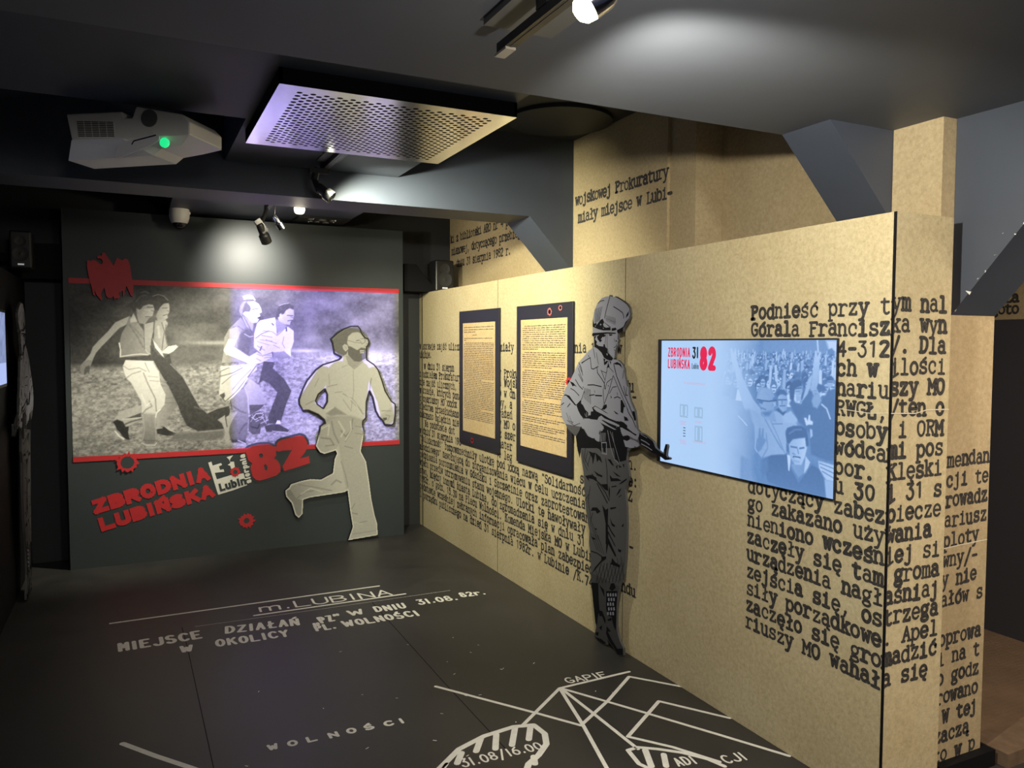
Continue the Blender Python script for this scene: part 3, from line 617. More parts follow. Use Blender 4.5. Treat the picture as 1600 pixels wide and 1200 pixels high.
ML = [(k[0], *k[1:-1], [tuple(p) for p in k[-1]]) for k in [('p',0.6,5.6,[(-10,1795),(-103,1748),(-144,1691),(-211,1617),(-247,1572),(-263,1527),(-321,1443),(-327,1404),(-270,1403),(-265,1448),(-228,1532),(-187,1583),(-125,1651),(-73,1709),(-31,1732)]),('p',0.5,5.6,[(-328,1440),(-301,1475),(-247,1487),(-267,1433),(-274,1382),(-287,1394),(-303,1377),(-312,1398),(-319,1383)]),('p',0.3,5.6,[(-296,1433),(-270,1445),(-267,1427),(-274,1382),(-284,1397),(-303,1377),(-305,1404)]),('p',(0.42,0.5,'x'),5.6,[(-10,1795),(-31,1732),(-63,1675),(-80,1601),(-66,1561),(-77,1498),(-31,1500),(99,1514),(120,1520),(84,1555),(82,1687),(46,1745)]),('p',0.22,14.1,[(-31,1732),(-63,1675),(-80,1601),(-76,1572),(-106,1595),(-125,1629),(-125,1651),(-73,1709)]),('p',0.56,5.6,[(83,1739),(146,1755),(142,1688),(127,1618),(118,1523),(84,1555),(82,1687)]),('s',0.9,7.5,4.7,[(-80,1601),(-72,1555),(-75,1504)]),('s',0.85,6.1,4.7,[(-69,1506),(5,1518),(58,1523),(105,1517)]),('s',0.3,4.7,14.1,[(-11,1732),(29,1664),(74,1572)]),('s',0.34,4.7,9.4,[(10,1721),(45,1676),(80,1630)]),('s',0.32,4.2,4.7,[(82,1734),(81,1653),(84,1555)]),('s',0.75,4.7,4.7,[(89,1555),(102,1532),(120,1523)]),('p',0.48,5.6,[(35,1830),(73,1785),(115,1777),(88,1739),(46,1745)]),('p',0.66,5.6,[(-6,1767),(16,1816),(40,1755),(-6,1748)]),('s',0.25,3.8,4.7,[(22,1813),(61,1722)]),('p',(0.46,0.62,'x'),5.6,[(48,1848),(80,1869),(117,1884),(143,1882),(154,1844),(148,1830),(142,1804),(136,1789),(110,1780),(73,1785),(53,1802),(35,1828),(35,1853)]),('p',0.2,5.6,[(7,1853),(13,1898),(29,1930),(50,1957),(87,1978),(118,1969),(142,1948),(152,1914),(148,1878),(117,1883),(80,1870),(65,1845),(48,1842),(36,1859),(27,1822),(13,1821)]),('p',0.16,18.8,[(-24,1866),(8,1893),(12,1847),(-19,1861)]),('s',0.5,3.8,9.4,[(66,1963),(92,1975),(118,1962)]),('s',0.35,4.7,9.4,[(34,1899),(66,1940),(102,1947)]),('s',0.15,5.2,4.7,[(106,1862),(143,1860)]),('s',0.7,4.7,9.4,[(85,1843),(126,1838)]),('s',0.12,4.2,7.1,[(94,1791),(136,1792)]),('s',0.3,4.7,4.7,[(132,1838),(150,1832)]),('s',0.6,5.6,4.7,[(46,1842),(50,1825)]),('p',0.22,5.6,[(-75,1497),(120,1513),(126,1485),(-67,1480)]),('p',(0.5,0.6,'x'),5.6,[(157,1769),(188,1758),(226,1770),(241,1747),(220,1689),(236,1584),(195,1537),(174,1549),(144,1630),(151,1723)]),('s',0.25,4.7,4.7,[(199,1753),(216,1689),(207,1630),(198,1555)]),('s',0.3,5.6,4.7,[(228,1735),(220,1665),(233,1590)]),('s',0.75,5.6,18.8,[(177,1723),(181,1642)]),('p',0.55,5.6,[(168,1804),(215,1782),(209,1753),(172,1764)]),('p',(0.46,0.64,'x'),5.6,[(179,1851),(212,1886),(244,1902),(253,1876),(252,1829),(237,1805),(242,1788),(220,1770),(183,1764),(162,1793)]),('p',0.19,5.6,[(136,1933),(155,1953),(187,1958),(224,1946),(251,1916),(248,1893),(217,1891),(190,1863),(179,1838),(153,1844),(144,1902)]),('s',0.55,4.7,5.6,[(144,1941),(181,1955),(218,1943),(244,1915)]),('s',0.2,4.7,4.7,[(206,1856),(238,1858)]),('s',0.2,4.7,4.7,[(210,1802),(237,1812)]),('s',0.3,4.7,4.7,[(238,1840),(253,1832)]),('p',(0.62,0.4,'x'),5.6,[(148,1093),(179,1123),(210,1228),(173,1397),(190,1385),(223,1322),(256,1271),(273,1220),(289,1188),(295,1144),(224,1046),(217,1002),(154,989)]),('p',(0.88,0.78,'y'),5.6,[(-60,1437),(-42,1480),(141,1472),(173,1397),(183,1304),(215,1228),(208,1153),(179,1117),(150,1086),(146,993),(149,893),(135,862),(67,866),(54,897),(69,971),(55,1096),(54,1183),(24,1245),(-8,1314),(-40,1351),(-55,1400)]),('p',(0.6,0.38,'y'),18.8,[(56,1096),(147,1086),(146,993),(149,893),(135,862),(67,866),(55,897),(69,971)]),('s',0.38,5.2,7.5,[(72,1386),(103,1299),(147,1199),(152,1105)]),('s',0.45,7.1,9.4,[(107,1181),(123,1143),(83,1120),(60,1090)]),('s',0.95,6.6,9.4,[(57,1232),(84,1145),(112,1169)]),('s',0.45,4.2,4.7,[(-55,1437),(-22,1412),(44,1424),(89,1399)]),('s',0.4,3.8,4.7,[(84,1460),(97,1423),(111,1392)]),('s',0.5,4.7,9.4,[(-40,1351),(-1,1381),(55,1399)]),('s',0.55,3.8,4.7,[(105,1361),(172,1354)]),('s',0.55,3.8,4.7,[(110,1330),(177,1323)]),('s',0.95,6.6,4.7,[(140,1454),(157,1423),(176,1397)]),('s',0.95,7.5,4.7,[(147,1062),(153,1093),(179,1118)]),('s',0.35,3.8,4.7,[(215,1197),(284,1201)]),('s',0.35,3.8,4.7,[(209,1166),(277,1164)]),('s',0.4,4.7,4.7,[(189,1322),(234,1309)]),('s',0.4,4.7,4.7,[(194,1291),(239,1284)]),('p',0.66,5.6,[(53,1152),(-28,1130),(-83,1113),(-117,1066),(-68,1038),(-51,1001),(-14,1013),(51,1047)]),('p',0.26,7.5,[(-29,1067),(52,1099),(51,1065),(-68,1056)]),('s',0.9,5.2,4.7,[(-68,1056),(-13,1058),(51,1063)]),('s',0.25,9.4,9.4,[(-52,1020),(-13,1037),(51,1053)]),('p',0.13,5.6,[(-131,1040),(-106,1056),(-68,1039),(-51,1001),(-29,1001),(-36,964),(-27,905),(-46,908),(-70,928),(-92,966),(-108,983),(-118,1011)]),('s',0.95,10.3,7.1,[(-119,971),(-92,933),(-65,913)]),('p',0.15,5.6,[(151,971),(205,993),(234,964),(280,941),(273,923),(216,922),(153,941)]),('s',0.8,4.7,4.7,[(205,993),(234,965),(279,944)]),('s',0.7,5.6,4.7,[(151,981),(188,982)]),('s',0.85,5.6,4.7,[(51,879),(78,862),(135,856),(149,874)]),('s',0.3,4.7,9.4,[(62,897),(147,890)]),('p',(0.22,0.17,'y'),5.6,[(118,1586),(171,1516),(212,1499),(248,1527),(260,1453),(336,1353),(399,1223),(451,1122),(497,1077),(572,1110),(654,1129),(663,1064),(605,1029),(627,948),(502,947),(441,941),(356,989),(318,1076),(293,1155),(237,1284),(169,1412),(132,1489)]),('s',0.55,4.7,4.7,[(253,1449),(336,1353),(399,1223),(451,1122)]),('s',0.5,4.7,4.7,[(497,1078),(572,1112),(658,1131)]),('s',0.35,5.6,9.4,[(411,1130),(464,1107)]),('s',0.55,6.1,4.7,[(138,1461),(157,1426),(175,1397)]),('s',0.5,4.7,4.7,[(184,1334),(225,1319)]),('s',0.5,4.7,4.7,[(189,1306),(237,1284)]),('p',0.88,5.6,[(137,1636),(148,1613),(195,1540),(211,1496),(192,1517),(153,1569)]),('p',0.78,5.6,[(195,1537),(238,1578),(292,1591),(308,1578),(275,1543),(243,1524),(200,1530)]),('s',0.3,4.7,4.7,[(244,1583),(292,1591),(309,1579)]),('p',0.36,28.2,[(435,943),(610,950),(623,912),(595,877),(237,888),(263,936)]),('s',0.6,4.7,9.4,[(441,941),(569,947),(617,952)]),('p',(0.93,0.86,'y'),5.6,[(866,1754),(888,1777),(999,1802),(1010,1756),(1012,1681),(1094,1734),(1139,1700),(1140,1618),(1121,1560),(1070,1557),(1052,1525),(974,1534),(907,1509),(841,1572),(843,1674)]),('s',0.35,4.7,4.7,[(853,1640),(898,1675),(953,1698)]),('s',0.45,4.2,4.7,[(909,1698),(976,1693),(1014,1664)]),('s',0.4,3.8,4.7,[(898,1663),(975,1649)]),('s',0.5,3.8,4.7,[(864,1617),(952,1589)]),('s',0.5,3.8,4.7,[(886,1629),(975,1618)]),('s',0.4,3.8,4.7,[(1065,1653),(1053,1601),(1070,1566)]),('s',0.35,4.2,4.7,[(1014,1664),(1077,1722),(1094,1734)]),('s',0.25,9.4,4.7,[(976,1756),(987,1744)]),('s',0.25,10.3,4.7,[(1083,1723),(1085,1699)]),('s',0.3,4.7,4.7,[(1015,1676),(1010,1756)]),('s',0.3,9.4,4.7,[(885,1549),(897,1577)]),('s',0.5,4.7,4.7,[(986,1589),(1030,1566)]),('s',0.5,4.7,4.7,[(930,1629),(1008,1601)]),('s',0.45,4.7,4.7,[(864,1583),(918,1549)]),('p',(0.75,0.66,'x'),5.6,[(1050,1826),(1084,1861),(1113,1874),(1142,1863),(1144,1822),(1135,1787),(1117,1772),(1111,1746),(1066,1751),(1027,1768),(1022,1803)]),('p',0.55,7.1,[(1010,1791),(1033,1774),(1077,1746),(1089,1734),(1015,1676),(1002,1756)]),('p',0.24,5.6,[(1009,1802),(1011,1848),(1023,1883),(1062,1907),(1102,1915),(1143,1892),(1137,1867),(1107,1878),(1084,1860),(1067,1831),(1050,1825),(1027,1807)]),('s',0.6,4.7,4.7,[(1034,1895),(1068,1908),(1102,1914)]),('s',0.2,6.1,4.7,[(1092,1821),(1135,1817)]),('s',0.2,5.6,4.7,[(1095,1778),(1129,1782)]),('s',0.3,4.2,4.7,[(1118,1810),(1141,1799)]),('p',0.8,5.6,[(1033,1826),(1047,1835),(1050,1806),(1036,1797)]),('p',(0.62,0.45,'y'),5.6,[(1069,1543),(1115,1560),(1115,1496),(1052,1479),(979,1496),(985,1531)]),('p',0.92,5.6,[(1070,1560),(1115,1563),(1117,1496),(1064,1543)]),('p',(0.24,0.2,'y'),5.6,[(911,1468),(993,1460),(980,1407),(1063,1326),(1117,1232),(1080,1139),(1034,994),(1007,978),(943,981),(937,1031),(1010,1221),(953,1289),(902,1316),(871,1290)]),('s',0.8,4.7,4.7,[(911,1468),(987,1461)]),('p',0.2,5.6,[(910,966),(962,977),(1013,978),(1097,924),(1084,907),(1012,913),(923,918)]),('p',0.88,5.6,[(994,976),(1007,1005),(1029,1001),(1032,974)]),('s',0.75,4.7,4.7,[(967,922),(1084,906)]),('p',(0.6,0.42,'x'),5.6,[(747,1798),(660,1707),(628,1645),(620,1532),(606,1454),(807,1469),(821,1560),(837,1663),(832,1697),(789,1731)]),('p',0.3,23.5,[(717,1560),(740,1673),(789,1719),(832,1691),(820,1572),(802,1503),(765,1526)]),('s',0.28,4.7,4.7,[(752,1809),(779,1753),(832,1680)]),('s',0.3,4.7,5.6,[(692,1724),(730,1730),(767,1702)]),('s',0.75,4.7,4.7,[(772,1674),(810,1651),(837,1657)]),('p',(0.7,0.58,'x'),5.6,[(665,1707),(719,1730),(742,1679),(723,1634),(664,1642)]),('p',(0.9,0.8,'x'),5.6,[(659,1636),(723,1634),(698,1572),(786,1512),(851,1477),(889,1457),(840,1435),(785,1452),(699,1490),(641,1512),(621,1549)]),('s',0.45,4.2,4.7,[(698,1572),(712,1617),(723,1634)]),('s',0.4,4.7,4.7,[(646,1512),(710,1487),(785,1452)]),('p',0.6,5.6,[(758,1821),(812,1776),(841,1754),(832,1696),(789,1731),(763,1787)]),('p',(0.72,0.92,'x'),5.6,[(792,1917),(846,1923),(879,1903),(896,1869),(902,1838),(886,1828),(891,1806),(878,1782),(866,1759),(838,1754),(812,1775),(782,1809),(758,1826),(780,1844),(812,1844),(820,1884)]),('p',0.52,5.6,[(737,1848),(747,1888),(770,1921),(764,1956),(809,1972),(836,1965),(858,1931),(826,1929),(792,1922),(776,1900),(765,1855),(753,1804)]),('s',0.95,6.1,4.7,[(768,1956),(809,1969),(836,1958),(852,1933)]),('s',0.25,7.1,4.7,[(770,1923),(808,1932),(846,1930)]),('p',0.33,9.4,[(761,1855),(792,1917),(826,1866),(812,1843),(783,1843)]),('s',0.3,7.1,4.7,[(832,1861),(876,1867)]),('p',0.12,5.6,[(866,1797),(893,1811),(889,1790),(873,1789)]),('s',0.3,5.6,4.7,[(758,1826),(790,1765),(832,1680)]),('p',0.85,5.6,[(773,1835),(791,1841),(796,1816),(782,1807)]),('s',0.3,7.1,4.7,[(886,1828),(903,1836)]),('s',0.55,5.6,11.8,[(818,1827),(833,1788)]),('s',0.35,5.6,4.7,[(838,1754),(866,1759)]),('p',0.84,5.6,[(808,1503),(863,1537),(907,1509),(974,1526),(976,1497),(934,1474),(895,1454),(840,1440),(807,1475)]),('s',0.4,3.8,4.7,[(863,1520),(907,1503)]),('s',0.35,3.8,4.7,[(857,1486),(890,1468)]),('s',0.4,3.8,4.7,[(912,1511),(968,1511)]),('s',0.4,3.8,4.7,[(917,1491),(968,1497)]),('s',0.35,7.5,4.7,[(976,1534),(979,1497)]),('p',(0.66,0.52,'y'),5.6,[(770,1266),(808,1331),(877,1277),(921,1157),(913,1128),(862,1129),(799,1138),(783,1214)]),('p',0.22,5.6,[(799,1131),(913,1130),(874,1091),(805,1054)]),('p',(0.5,0.3,'y'),5.6,[(661,1178),(770,1269),(788,1213),(800,1121),(792,1030),(785,925),(771,860),(660,876),(642,939),(668,1035),(715,1085),(676,1126)]),('s',0.7,5.6,4.7,[(770,1260),(791,1194),(795,1069)]),('s',0.65,6.6,7.1,[(705,1072),(662,1009),(639,939)]),('s',0.25,7.5,11.8,[(682,1125),(737,1084),(774,1070)]),('s',0.22,7.5,14.1,[(722,915),(753,966),(779,991)]),('p',0.8,5.6,[(598,1431),(729,1436),(854,1451),(861,1402),(790,1347),(758,1273),(683,1190),(627,1158),(583,1212),(595,1328),(600,1373)]),('s',0.35,5.6,4.7,[(600,1392),(668,1423),(741,1429)]),('s',0.3,5.6,4.7,[(597,1354),(685,1378),(754,1416)]),('s',0.4,4.7,4.7,[(605,1295),(679,1359),(772,1403)]),('s',0.3,6.1,4.7,[(627,1163),(702,1229),(783,1331),(854,1428)]),('s',0.45,4.7,4.7,[(677,1249),(753,1338),(816,1402)]),('s',0.95,6.6,4.7,[(601,1418),(729,1428)]),('s',0.9,7.5,4.7,[(606,1334),(716,1384),(778,1409)]),('s',0.9,7.1,4.7,[(658,1178),(739,1260),(790,1337)]),('p',0.25,7.1,[(586,1212),(622,1231),(628,1205),(612,1179)]),('s',0.25,7.1,4.7,[(609,1186),(627,1163)]),('p',0.62,5.6,[(571,1026),(623,1059),(628,998),(663,1087),(687,1047),(655,970),(641,867),(620,868),(624,933),(600,999)]),('s',0.2,6.6,4.7,[(626,1050),(637,971)]),('s',0.22,7.1,4.7,[(664,1165),(675,1100)]),('p',0.62,14.1,[(620,920),(651,919),(653,840),(622,836)]),('p',0.17,9.4,[(660,876),(771,860),(776,834),(721,847),(671,846)]),('s',0.75,5.6,4.7,[(715,863),(770,834)]),('p',0.25,5.6,[(798,1036),(823,1065),(874,1083),(912,1062),(925,998),(949,1011),(939,978),(910,966),(885,960),(875,905),(821,903),(792,932)]),('s',0.75,5.6,4.7,[(823,1029),(849,1061),(899,1065)]),('s',0.8,4.7,4.7,[(817,1036),(842,1015),(873,1033),(905,1032)]),('s',0.7,4.7,4.7,[(848,1002),(899,1026),(923,985)]),('s',0.65,5.6,4.7,[(885,987),(937,1011)]),('s',0.1,7.1,4.7,[(810,964),(860,948),(873,981)]),('s',0.7,3.8,4.7,[(880,1066),(905,1052),(886,1033)]),('s',0.6,3.8,4.7,[(810,1003),(829,1035),(823,1055)]),('s',0.12,5.6,4.7,[(848,1054),(873,1014)])]]
img = paint(img, us, vs, ML)
img = np.clip(img + .09 * (vnoise(h_, w_, 3, 3, 21, 2, .8) - .5), .03, 1)
img = np.clip(img - .05, 0, 1) ** 1.6 * .82 + .012
rgb = np.stack([img * 1.0, img * .99, img * .95], -1)
M_MURAL = print_mat('mural_print')
print_mesh('mural', FB, us / 1000, vs / 1000, rgb, .003, M_MURAL, ban)
for s in [[(-382,2040),(1987,2030)],[(-391,790),(1998,776)]]:
    (a, b), (c, d) = mm(s); zc = (b + d) / 2
    MB().box(-.386, 1.994, 6.243, 6.25, zc - .018, zc + .018).build('red_stripe', M_RED, ban)
MB().plate(FB, mm([(-268,2175),(-257,2179),(-247,2171),(-240,2180),(-214,2180),(-201,2167),(-191,2158),(-176,2155),(-171,2176),(-180,2191),(-205,2195),(-205,2210),(-196,2216),(-177,2215),(-173,2236),(-153,2235),(-148,2218),(-127,2186),(-104,2148),(-94,2176),(-80,2205),(-66,2196),(-46,2188),(-32,2202),(-12,2195),(1,2154),(4,2116),(10,2071),(19,2011),(15,1935),(3,1936),(-11,1972),(-26,2009),(-37,1971),(-41,1948),(-48,1929),(-50,1974),(-78,1955),(-68,1928),(-82,1917),(-92,1920),(-106,1912),(-110,1935),(-126,1919),(-143,1919),(-156,1934),(-165,1993),(-175,1978),(-189,1948),(-182,1907),(-188,1903),(-216,1939),(-228,1980),(-223,1932),(-236,1939),(-244,1991),(-256,2042),(-265,2090),(-271,2138)]), .004, .016).build('eagle_emblem', M_RED, ban)
EDG = mm([(-268,2175),(-257,2179),(-247,2171),(-240,2180),(-214,2180),(-201,2167),(-191,2158),(-176,2155),(-171,2176),(-180,2191),(-205,2195),(-205,2210),(-196,2216),(-177,2215),(-173,2236),(-153,2235),(-148,2218),(-127,2186),(-104,2148),(-94,2176),(-80,2205),(-66,2196),(-46,2188),(-32,2202),(-12,2195),(1,2154),(4,2116),(10,2071),(19,2011),(15,1935),(3,1936),(-11,1972),(-26,2009),(-37,1971),(-41,1948),(-48,1929),(-50,1974),(-78,1955),(-68,1928),(-82,1917),(-92,1920),(-106,1912),(-110,1935),(-126,1919),(-143,1919),(-156,1934),(-165,1993),(-175,1978),(-189,1948),(-182,1907),(-188,1903),(-216,1939),(-228,1980),(-223,1932),(-236,1939),(-244,1991),(-256,2042),(-265,2090),(-271,2138)]); MB().plate(FB, [(x - .004, y - .004) for x, y in EDG], .0035, .006).build('emblem_backing', M_BLACK, ban)
def splat(mb, fr, c, r0, r1, n0, seed, sx=1.0):
    rr = random.Random(seed); n = 40; o, h = [], []
    for i in range(n):
        t = 2 * math.pi * i / n; k = r1 * (1 + (rr.uniform(.05, .42) if i % 3 == 0 else rr.uniform(-.12, .08)))
        o.append((c[0] + math.cos(t) * k * sx, c[1] + math.sin(t) * k)); q = r0 * rr.uniform(.93, 1.07); h.append((c[0] + math.cos(t) * q * sx, c[1] + math.sin(t) * q))
    for i in range(n):
        j = (i + 1) % n; mb.poly([fr(*o[i], n0), fr(*o[j], n0), fr(*h[j], n0), fr(*h[i], n0)])
    return mb, h
BUL = mm([(-45,743),(768,240),(691,623)])
for (c, r0, r1, sd) in ((BUL[0], .044, .064, 1), (BUL[1], .021, .050, 2), (BUL[2], .016, .032, 3)):
    n0 = .0125 if sd == 1 else .006
    mb, hole = splat(MB(), FB, c, r0, r1, n0, sd); p = mb.build('bullet_mark', M_RED, ban)
    MB().fill(FB, hole, n0 - .001).build('bullet_hole', M_BOARD, p)
# lettering of the exhibition title
mb = MB()
p0, p1 = mm([(-260,382),(516,578)]); hand_text(mb, FB, 'ZBRODNIA', p0, p1, .106, .034, .004, gap=.07, square=True)
p0, p1 = mm([(-220,254),(547,447)]); hand_text(mb, FB, 'LUBIŃSKA', p0, p1, .102, .034, .004, gap=.07, square=True)
mb.build('title_lettering', M_RED, ban, fix=False)
mb = MB()
for w in [[(499,706),(522,712),(587,464),(565,458)],[(539,570),(655,599),(751,608),(776,514),(672,482),(568,457)],[(528,681),(590,697),(597,682),(574,673),(582,645),(607,649),(612,629),(541,625)],[(630,740),(677,751),(657,726),(652,702),(683,702),(688,659),(662,643),(656,671),(637,679),(657,694),(648,719)]]: mb.fill(FB, mm(w), .0035 + .0002 * len(mb.f) / 10)
p0, p1 = mm([(811,533),(762,758)]); hand_text(mb, FB, 'sierpnia', p0, p1, .046, .0125, .005, gap=.12)
mb.build('date_block', M_WHITE, ban, fix=False)
mb = MB(); p0, p1 = mm([(581,480),(773,522)]); hand_text(mb, FB, 'Lubin', p0, p1, .062, .016, .006, gap=.08, square=True)
mb.build('date_lettering', M_BOARD, ban, fix=False)
mb = MB()
for pts in (mm([(770,785),(795,807),(858,822),(934,822),(966,810),(991,772),(994,732),(978,710),(1003,691),(1025,650),(1025,603),(995,575),(931,556),(873,543),(842,549),(817,577),(802,638),(805,664),(818,677),(787,705),(772,752)]), mm([(998,819),(1011,838),(1037,850),(1109,866),(1175,880),(1208,868),(1231,826),(1234,779),(1213,739),(1173,694),(1246,710),(1252,655),(1152,628),(1054,604),(1041,642),(1075,700),(1108,755),(1123,785),(1116,802),(1104,796),(1095,778),(1010,758)])): mb.stroke(FB, pts + [pts[0]], .036, .0045); mb.fill(FB, pts, .0045)
nb = mb.build('number_border', M_BOARD, ban, fix=False)
mb = MB(); mb.plate(FB, mm([(770,785),(795,807),(858,822),(934,822),(966,810),(991,772),(994,732),(978,710),(1003,691),(1025,650),(1025,603),(995,575),(931,556),(873,543),(842,549),(817,577),(802,638),(805,664),(818,677),(787,705),(772,752)]), .005, .010, [mm(h) for h in [[(864,746),(876,754),(890,750),(897,736),(892,722),(879,718),(869,725)],[(900,659),(907,668),(919,663),(928,644),(926,625),(917,617),(906,626)]]]); mb.plate(FB, mm([(998,819),(1011,838),(1037,850),(1109,866),(1175,880),(1208,868),(1231,826),(1234,779),(1213,739),(1173,694),(1246,710),(1252,655),(1152,628),(1054,604),(1041,642),(1075,700),(1108,755),(1123,785),(1116,802),(1104,796),(1095,778),(1010,758)]), .005, .010)
mb.build('number_eighty_two', M_RED, ban)

# ------------------------------------------------------------------ cut-out of the bearded running man, standing off the board
OUT, HOL = [(1416,1639),(1469,1687),(1526,1724),(1583,1746),(1641,1747),(1661,1721),(1672,1685),(1698,1652),(1723,1648),(1733,1616),(1727,1591),(1713,1575),(1712,1476),(1772,1435),(1806,1393),(1839,1302),(1864,1218),(1915,1133),(1950,1107),(1949,1015),(1936,940),(1914,928),(1854,935),(1837,969),(1803,1004),(1778,1054),(1754,1163),(1730,1213),(1707,1131),(1702,999),(1677,972),(1676,944),(1685,896),(1670,810),(1655,730),(1698,646),(1721,490),(1740,334),(1768,195),(1788,125),(1792,27),(1543,10),(1582,117),(1564,234),(1542,417),(1518,405),(1433,398),(1247,385),(1192,371),(1186,259),(1154,230),(1127,256),(1101,351),(1057,410),(1053,457),(1085,482),(1094,504),(1166,522),(1248,534),(1331,524),(1425,569),(1440,681),(1459,722),(1450,747),(1361,724),(1324,740),(1292,793),(1311,857),(1326,950),(1363,976),(1366,972),(1358,997),(1311,1039),(1240,1073),(1193,1075),(1166,1124),(1163,1163),(1195,1250),(1227,1313),(1298,1399),(1354,1439),(1483,1478),(1499,1494),(1475,1506),(1443,1522),(1432,1599)], [(1368,1238),(1384,1197),(1383,1141),(1355,1093),(1311,1127),(1300,1151),(1320,1199)]
man = thing('cutout_figure', (1.75, 6.235, 0), 'pale cutout of a bearded running man in front of the dark board', 'cutout figure')
FM = Frame((0, 6.207, 0), (1, 0, 0), (0, 0, 1), (0, -1, 0))
MB().plate(FM, mm(OUT), -.026, 0, [mm(HOL)]).build('backing_plate', mat('cutout_edge_black', (0.012, 0.010, 0.014), .5), man)
x_, y_ = [p[0] for p in OUT], [p[1] for p in OUT]
us = np.arange(min(x_) - 4, max(x_) + 6, 3.4); vs = np.arange(min(y_) - 4, max(y_) + 6, 3.4); U, V = np.meshgrid(us, vs); h_, w_ = len(vs), len(us)
img = np.full((h_, w_), .78) + .06 * (vnoise(h_, w_, 26, 26, 4) - .5)
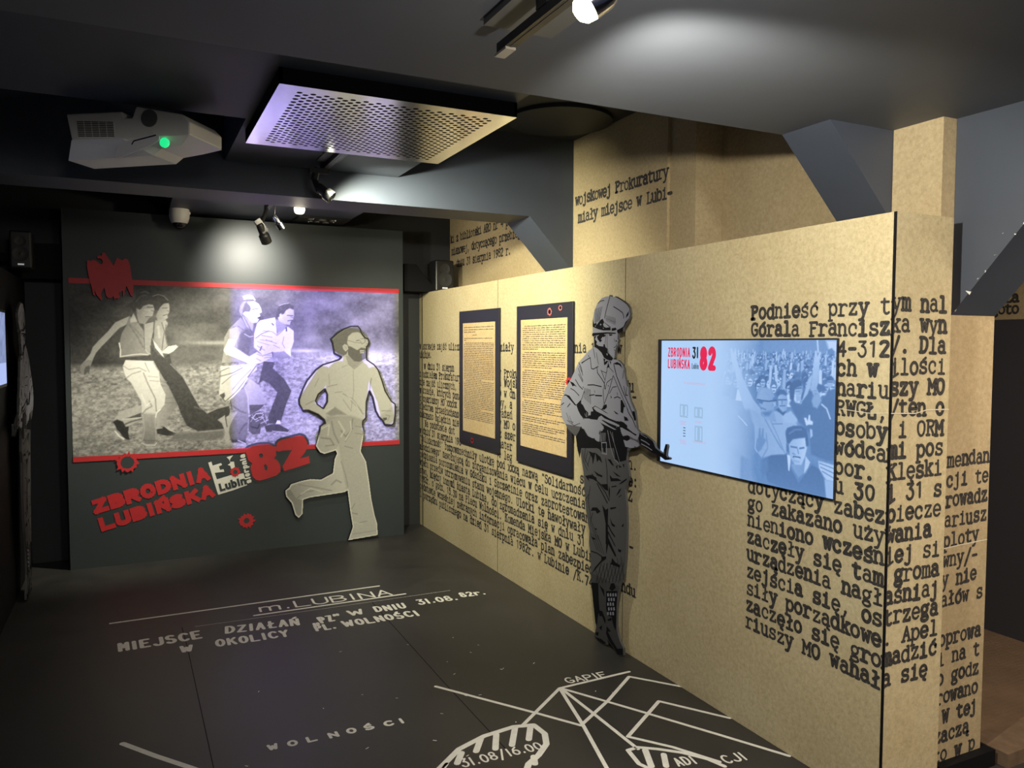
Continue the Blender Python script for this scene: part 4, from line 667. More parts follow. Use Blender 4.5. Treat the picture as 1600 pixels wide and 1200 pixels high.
paint(img, us, vs, [('p',(0.8,0.86,'x'),14.1,[(1483,1478),(1548,1502),(1613,1404),(1697,1468),(1772,1435),(1806,1393),(1864,1218),(1915,1133),(1950,1107),(1803,1004),(1730,1213),(1693,975),(1366,972),(1162,1147),(1227,1313),(1354,1439)]),('p',0.62,23.5,[(1382,1028),(1577,1021),(1693,975),(1684,868),(1317,878),(1366,972)]),('p',(0.66,0.78,'y'),9.4,[(1363,976),(1495,1018),(1686,982),(1670,810),(1655,730),(1698,646),(1721,490),(1768,195),(1792,27),(1543,10),(1582,117),(1564,234),(1528,428),(1474,792),(1445,747),(1361,724),(1292,793),(1311,857)]),('p',(0.62,0.82,'x'),9.4,[(1085,482),(1166,522),(1331,524),(1425,569),(1440,681),(1473,698),(1528,447),(1433,403),(1247,390),(1137,376)]),('s',0.5,6.1,9.4,[(1157,495),(1275,467),(1414,428)]),('s',0.5,7.1,9.4,[(1138,385),(1202,435),(1275,439)]),('s',0.9,7.5,9.4,[(1174,419),(1247,460),(1339,424)]),('s',0.45,6.6,14.1,[(1414,475),(1452,510),(1490,488)]),('s',0.5,4.7,9.4,[(1492,659),(1529,542),(1547,446)]),('p',(0.5,0.58,'y'),7.1,[(1056,456),(1093,463),(1138,385),(1192,371),(1186,264),(1154,235),(1127,260),(1101,351),(1062,410)]),('s',0.95,4.7,4.7,[(1056,456),(1062,410),(1101,351),(1129,257),(1156,232),(1187,261),(1192,366)]),('s',0.45,7.5,14.1,[(1419,983),(1437,889),(1474,811)]),('s',0.42,7.5,9.4,[(1494,905),(1531,856),(1589,919)]),('s',0.9,8.5,11.8,[(1475,981),(1522,903),(1493,858)]),('s',0.45,6.6,9.4,[(1589,995),(1579,901),(1531,818)]),('s',0.9,7.5,9.4,[(1570,977),(1579,910),(1531,827)]),('s',0.42,7.1,9.4,[(1334,856),(1409,843),(1436,794)]),('s',0.88,8.5,9.4,[(1344,930),(1400,956),(1390,872)]),('s',0.45,6.1,9.4,[(1371,789),(1436,794)]),('s',0.5,5.6,7.1,[(1608,880),(1665,868)]),('s',0.5,5.6,7.1,[(1608,937),(1671,925)]),('s',0.45,4.7,7.1,[(1521,780),(1588,758)]),('s',0.45,5.2,5.6,[(1579,232),(1622,219)]),('s',0.5,4.7,7.1,[(1612,143),(1699,153)]),('s',0.88,7.5,7.1,[(1592,154),(1660,133)]),('s',0.5,4.7,7.1,[(1574,262),(1603,307)]),('s',0.6,4.7,9.4,[(1582,59),(1777,68)]),('s',0.6,4.7,7.1,[(1597,1388),(1600,1224),(1578,1078)]),('s',0.52,5.6,7.1,[(1392,1261),(1465,1276)]),('s',0.55,6.6,11.8,[(1513,1202),(1587,1159),(1661,1059)]),('s',0.58,5.6,7.1,[(1448,1212),(1505,1218)]),('s',0.55,6.6,9.4,[(1578,1143),(1628,1093),(1677,1033)]),('s',0.5,7.5,7.1,[(1730,1213),(1737,1279),(1746,1320)]),('s',0.6,4.7,9.4,[(1401,1358),(1405,1277)]),('s',0.55,5.6,9.4,[(1217,1122),(1280,1152)]),('s',0.6,5.6,9.4,[(1513,1153),(1578,1062)]),('s',0.9,7.5,9.4,[(1546,1193),(1619,1109),(1660,1026)]),('s',0.55,6.1,7.5,[(1829,1053),(1906,1050)]),('s',0.6,4.7,9.4,[(1289,1264),(1321,1327)]),('p',0.55,14.1,[(1374,1044),(1447,1098),(1545,1030),(1463,1033),(1414,1027)]),('s',0.9,7.1,7.1,[(1375,1069),(1431,1091)]),('p',0.74,5.6,[(1812,1003),(1863,1026),(1936,1015),(1936,944),(1914,932),(1854,939),(1846,969)]),('p',0.28,5.6,[(1837,994),(1872,997),(1876,980),(1850,970)]),('s',0.5,4.2,4.7,[(1863,1018),(1898,1008),(1880,967)]),('p',0.62,7.1,[(1540,1510),(1647,1460),(1680,1468),(1605,1400),(1556,1437)]),('p',(0.78,0.72,'x'),5.6,[(1549,1623),(1570,1668),(1607,1692),(1649,1693),(1690,1648),(1727,1644),(1727,1591),(1710,1575),(1710,1517),(1565,1550)]),('p',0.36,7.1,[(1424,1637),(1469,1683),(1526,1720),(1583,1741),(1639,1742),(1661,1717),(1672,1681),(1636,1695),(1591,1688),(1558,1660),(1549,1607),(1565,1575),(1544,1518),(1508,1498),(1483,1510),(1447,1526),(1436,1599)]),('s',0.55,7.1,5.6,[(1428,1635),(1477,1679),(1534,1716),(1591,1738)]),('s',0.6,5.6,7.1,[(1444,1599),(1447,1542),(1475,1514)]),('p',0.33,7.1,[(1549,1583),(1578,1579),(1631,1550),(1664,1571),(1710,1562),(1707,1485),(1647,1456),(1606,1461),(1557,1510)]),('p',0.8,4.7,[(1652,1549),(1689,1548),(1685,1526),(1656,1524)]),('s',0.25,4.7,4.7,[(1660,1536),(1685,1537)]),('p',0.78,4.7,[(1512,1583),(1529,1599),(1553,1589),(1559,1558),(1536,1538),(1518,1558)]),('s',0.55,4.7,4.7,[(1529,1579),(1545,1562)]),('s',0.42,4.2,4.7,[(1558,1627),(1615,1611),(1656,1607)]),('s',0.42,4.7,4.7,[(1661,1640),(1690,1644),(1698,1616),(1669,1599),(1656,1624)]),('s',0.42,4.7,4.7,[(1702,1636),(1727,1640),(1729,1603),(1705,1599)]),('s',0.3,5.6,4.7,[(1623,1625),(1648,1630)]),('s',0.5,4.2,4.7,[(1689,1583),(1710,1579)]),('s',0.58,4.7,4.7,[(1540,1502),(1560,1437),(1605,1396),(1663,1444),(1693,1468)]),('s',0.62,4.7,4.7,[(1507,1413),(1548,1429)])])
img = img + .07 * (vnoise(h_, w_, 3, 3, 8, 2, .8) - .5)
ins = inside(U, V, OUT) & ~inside(U, V, HOL); dist = np.minimum(seg_dist(U, V, OUT, True), seg_dist(U, V, HOL, True))
low = np.clip((905 - V) / 60, 0, 1)                                   # upper rim printed black, lower rim left white
rim = np.clip((13 - dist) / 5, 0, 1)
img = img * (1 - rim) + rim * (.06 * (1 - low) + .98 * low)
img = np.clip(img, .03, 1) ** 1.5 * .60
print_mesh('printed_front', FM, us / 1000, vs / 1000, np.stack([img, img * .985, img * .87], -1), .0012, print_mat('cutout_print'), man, keep=ins)

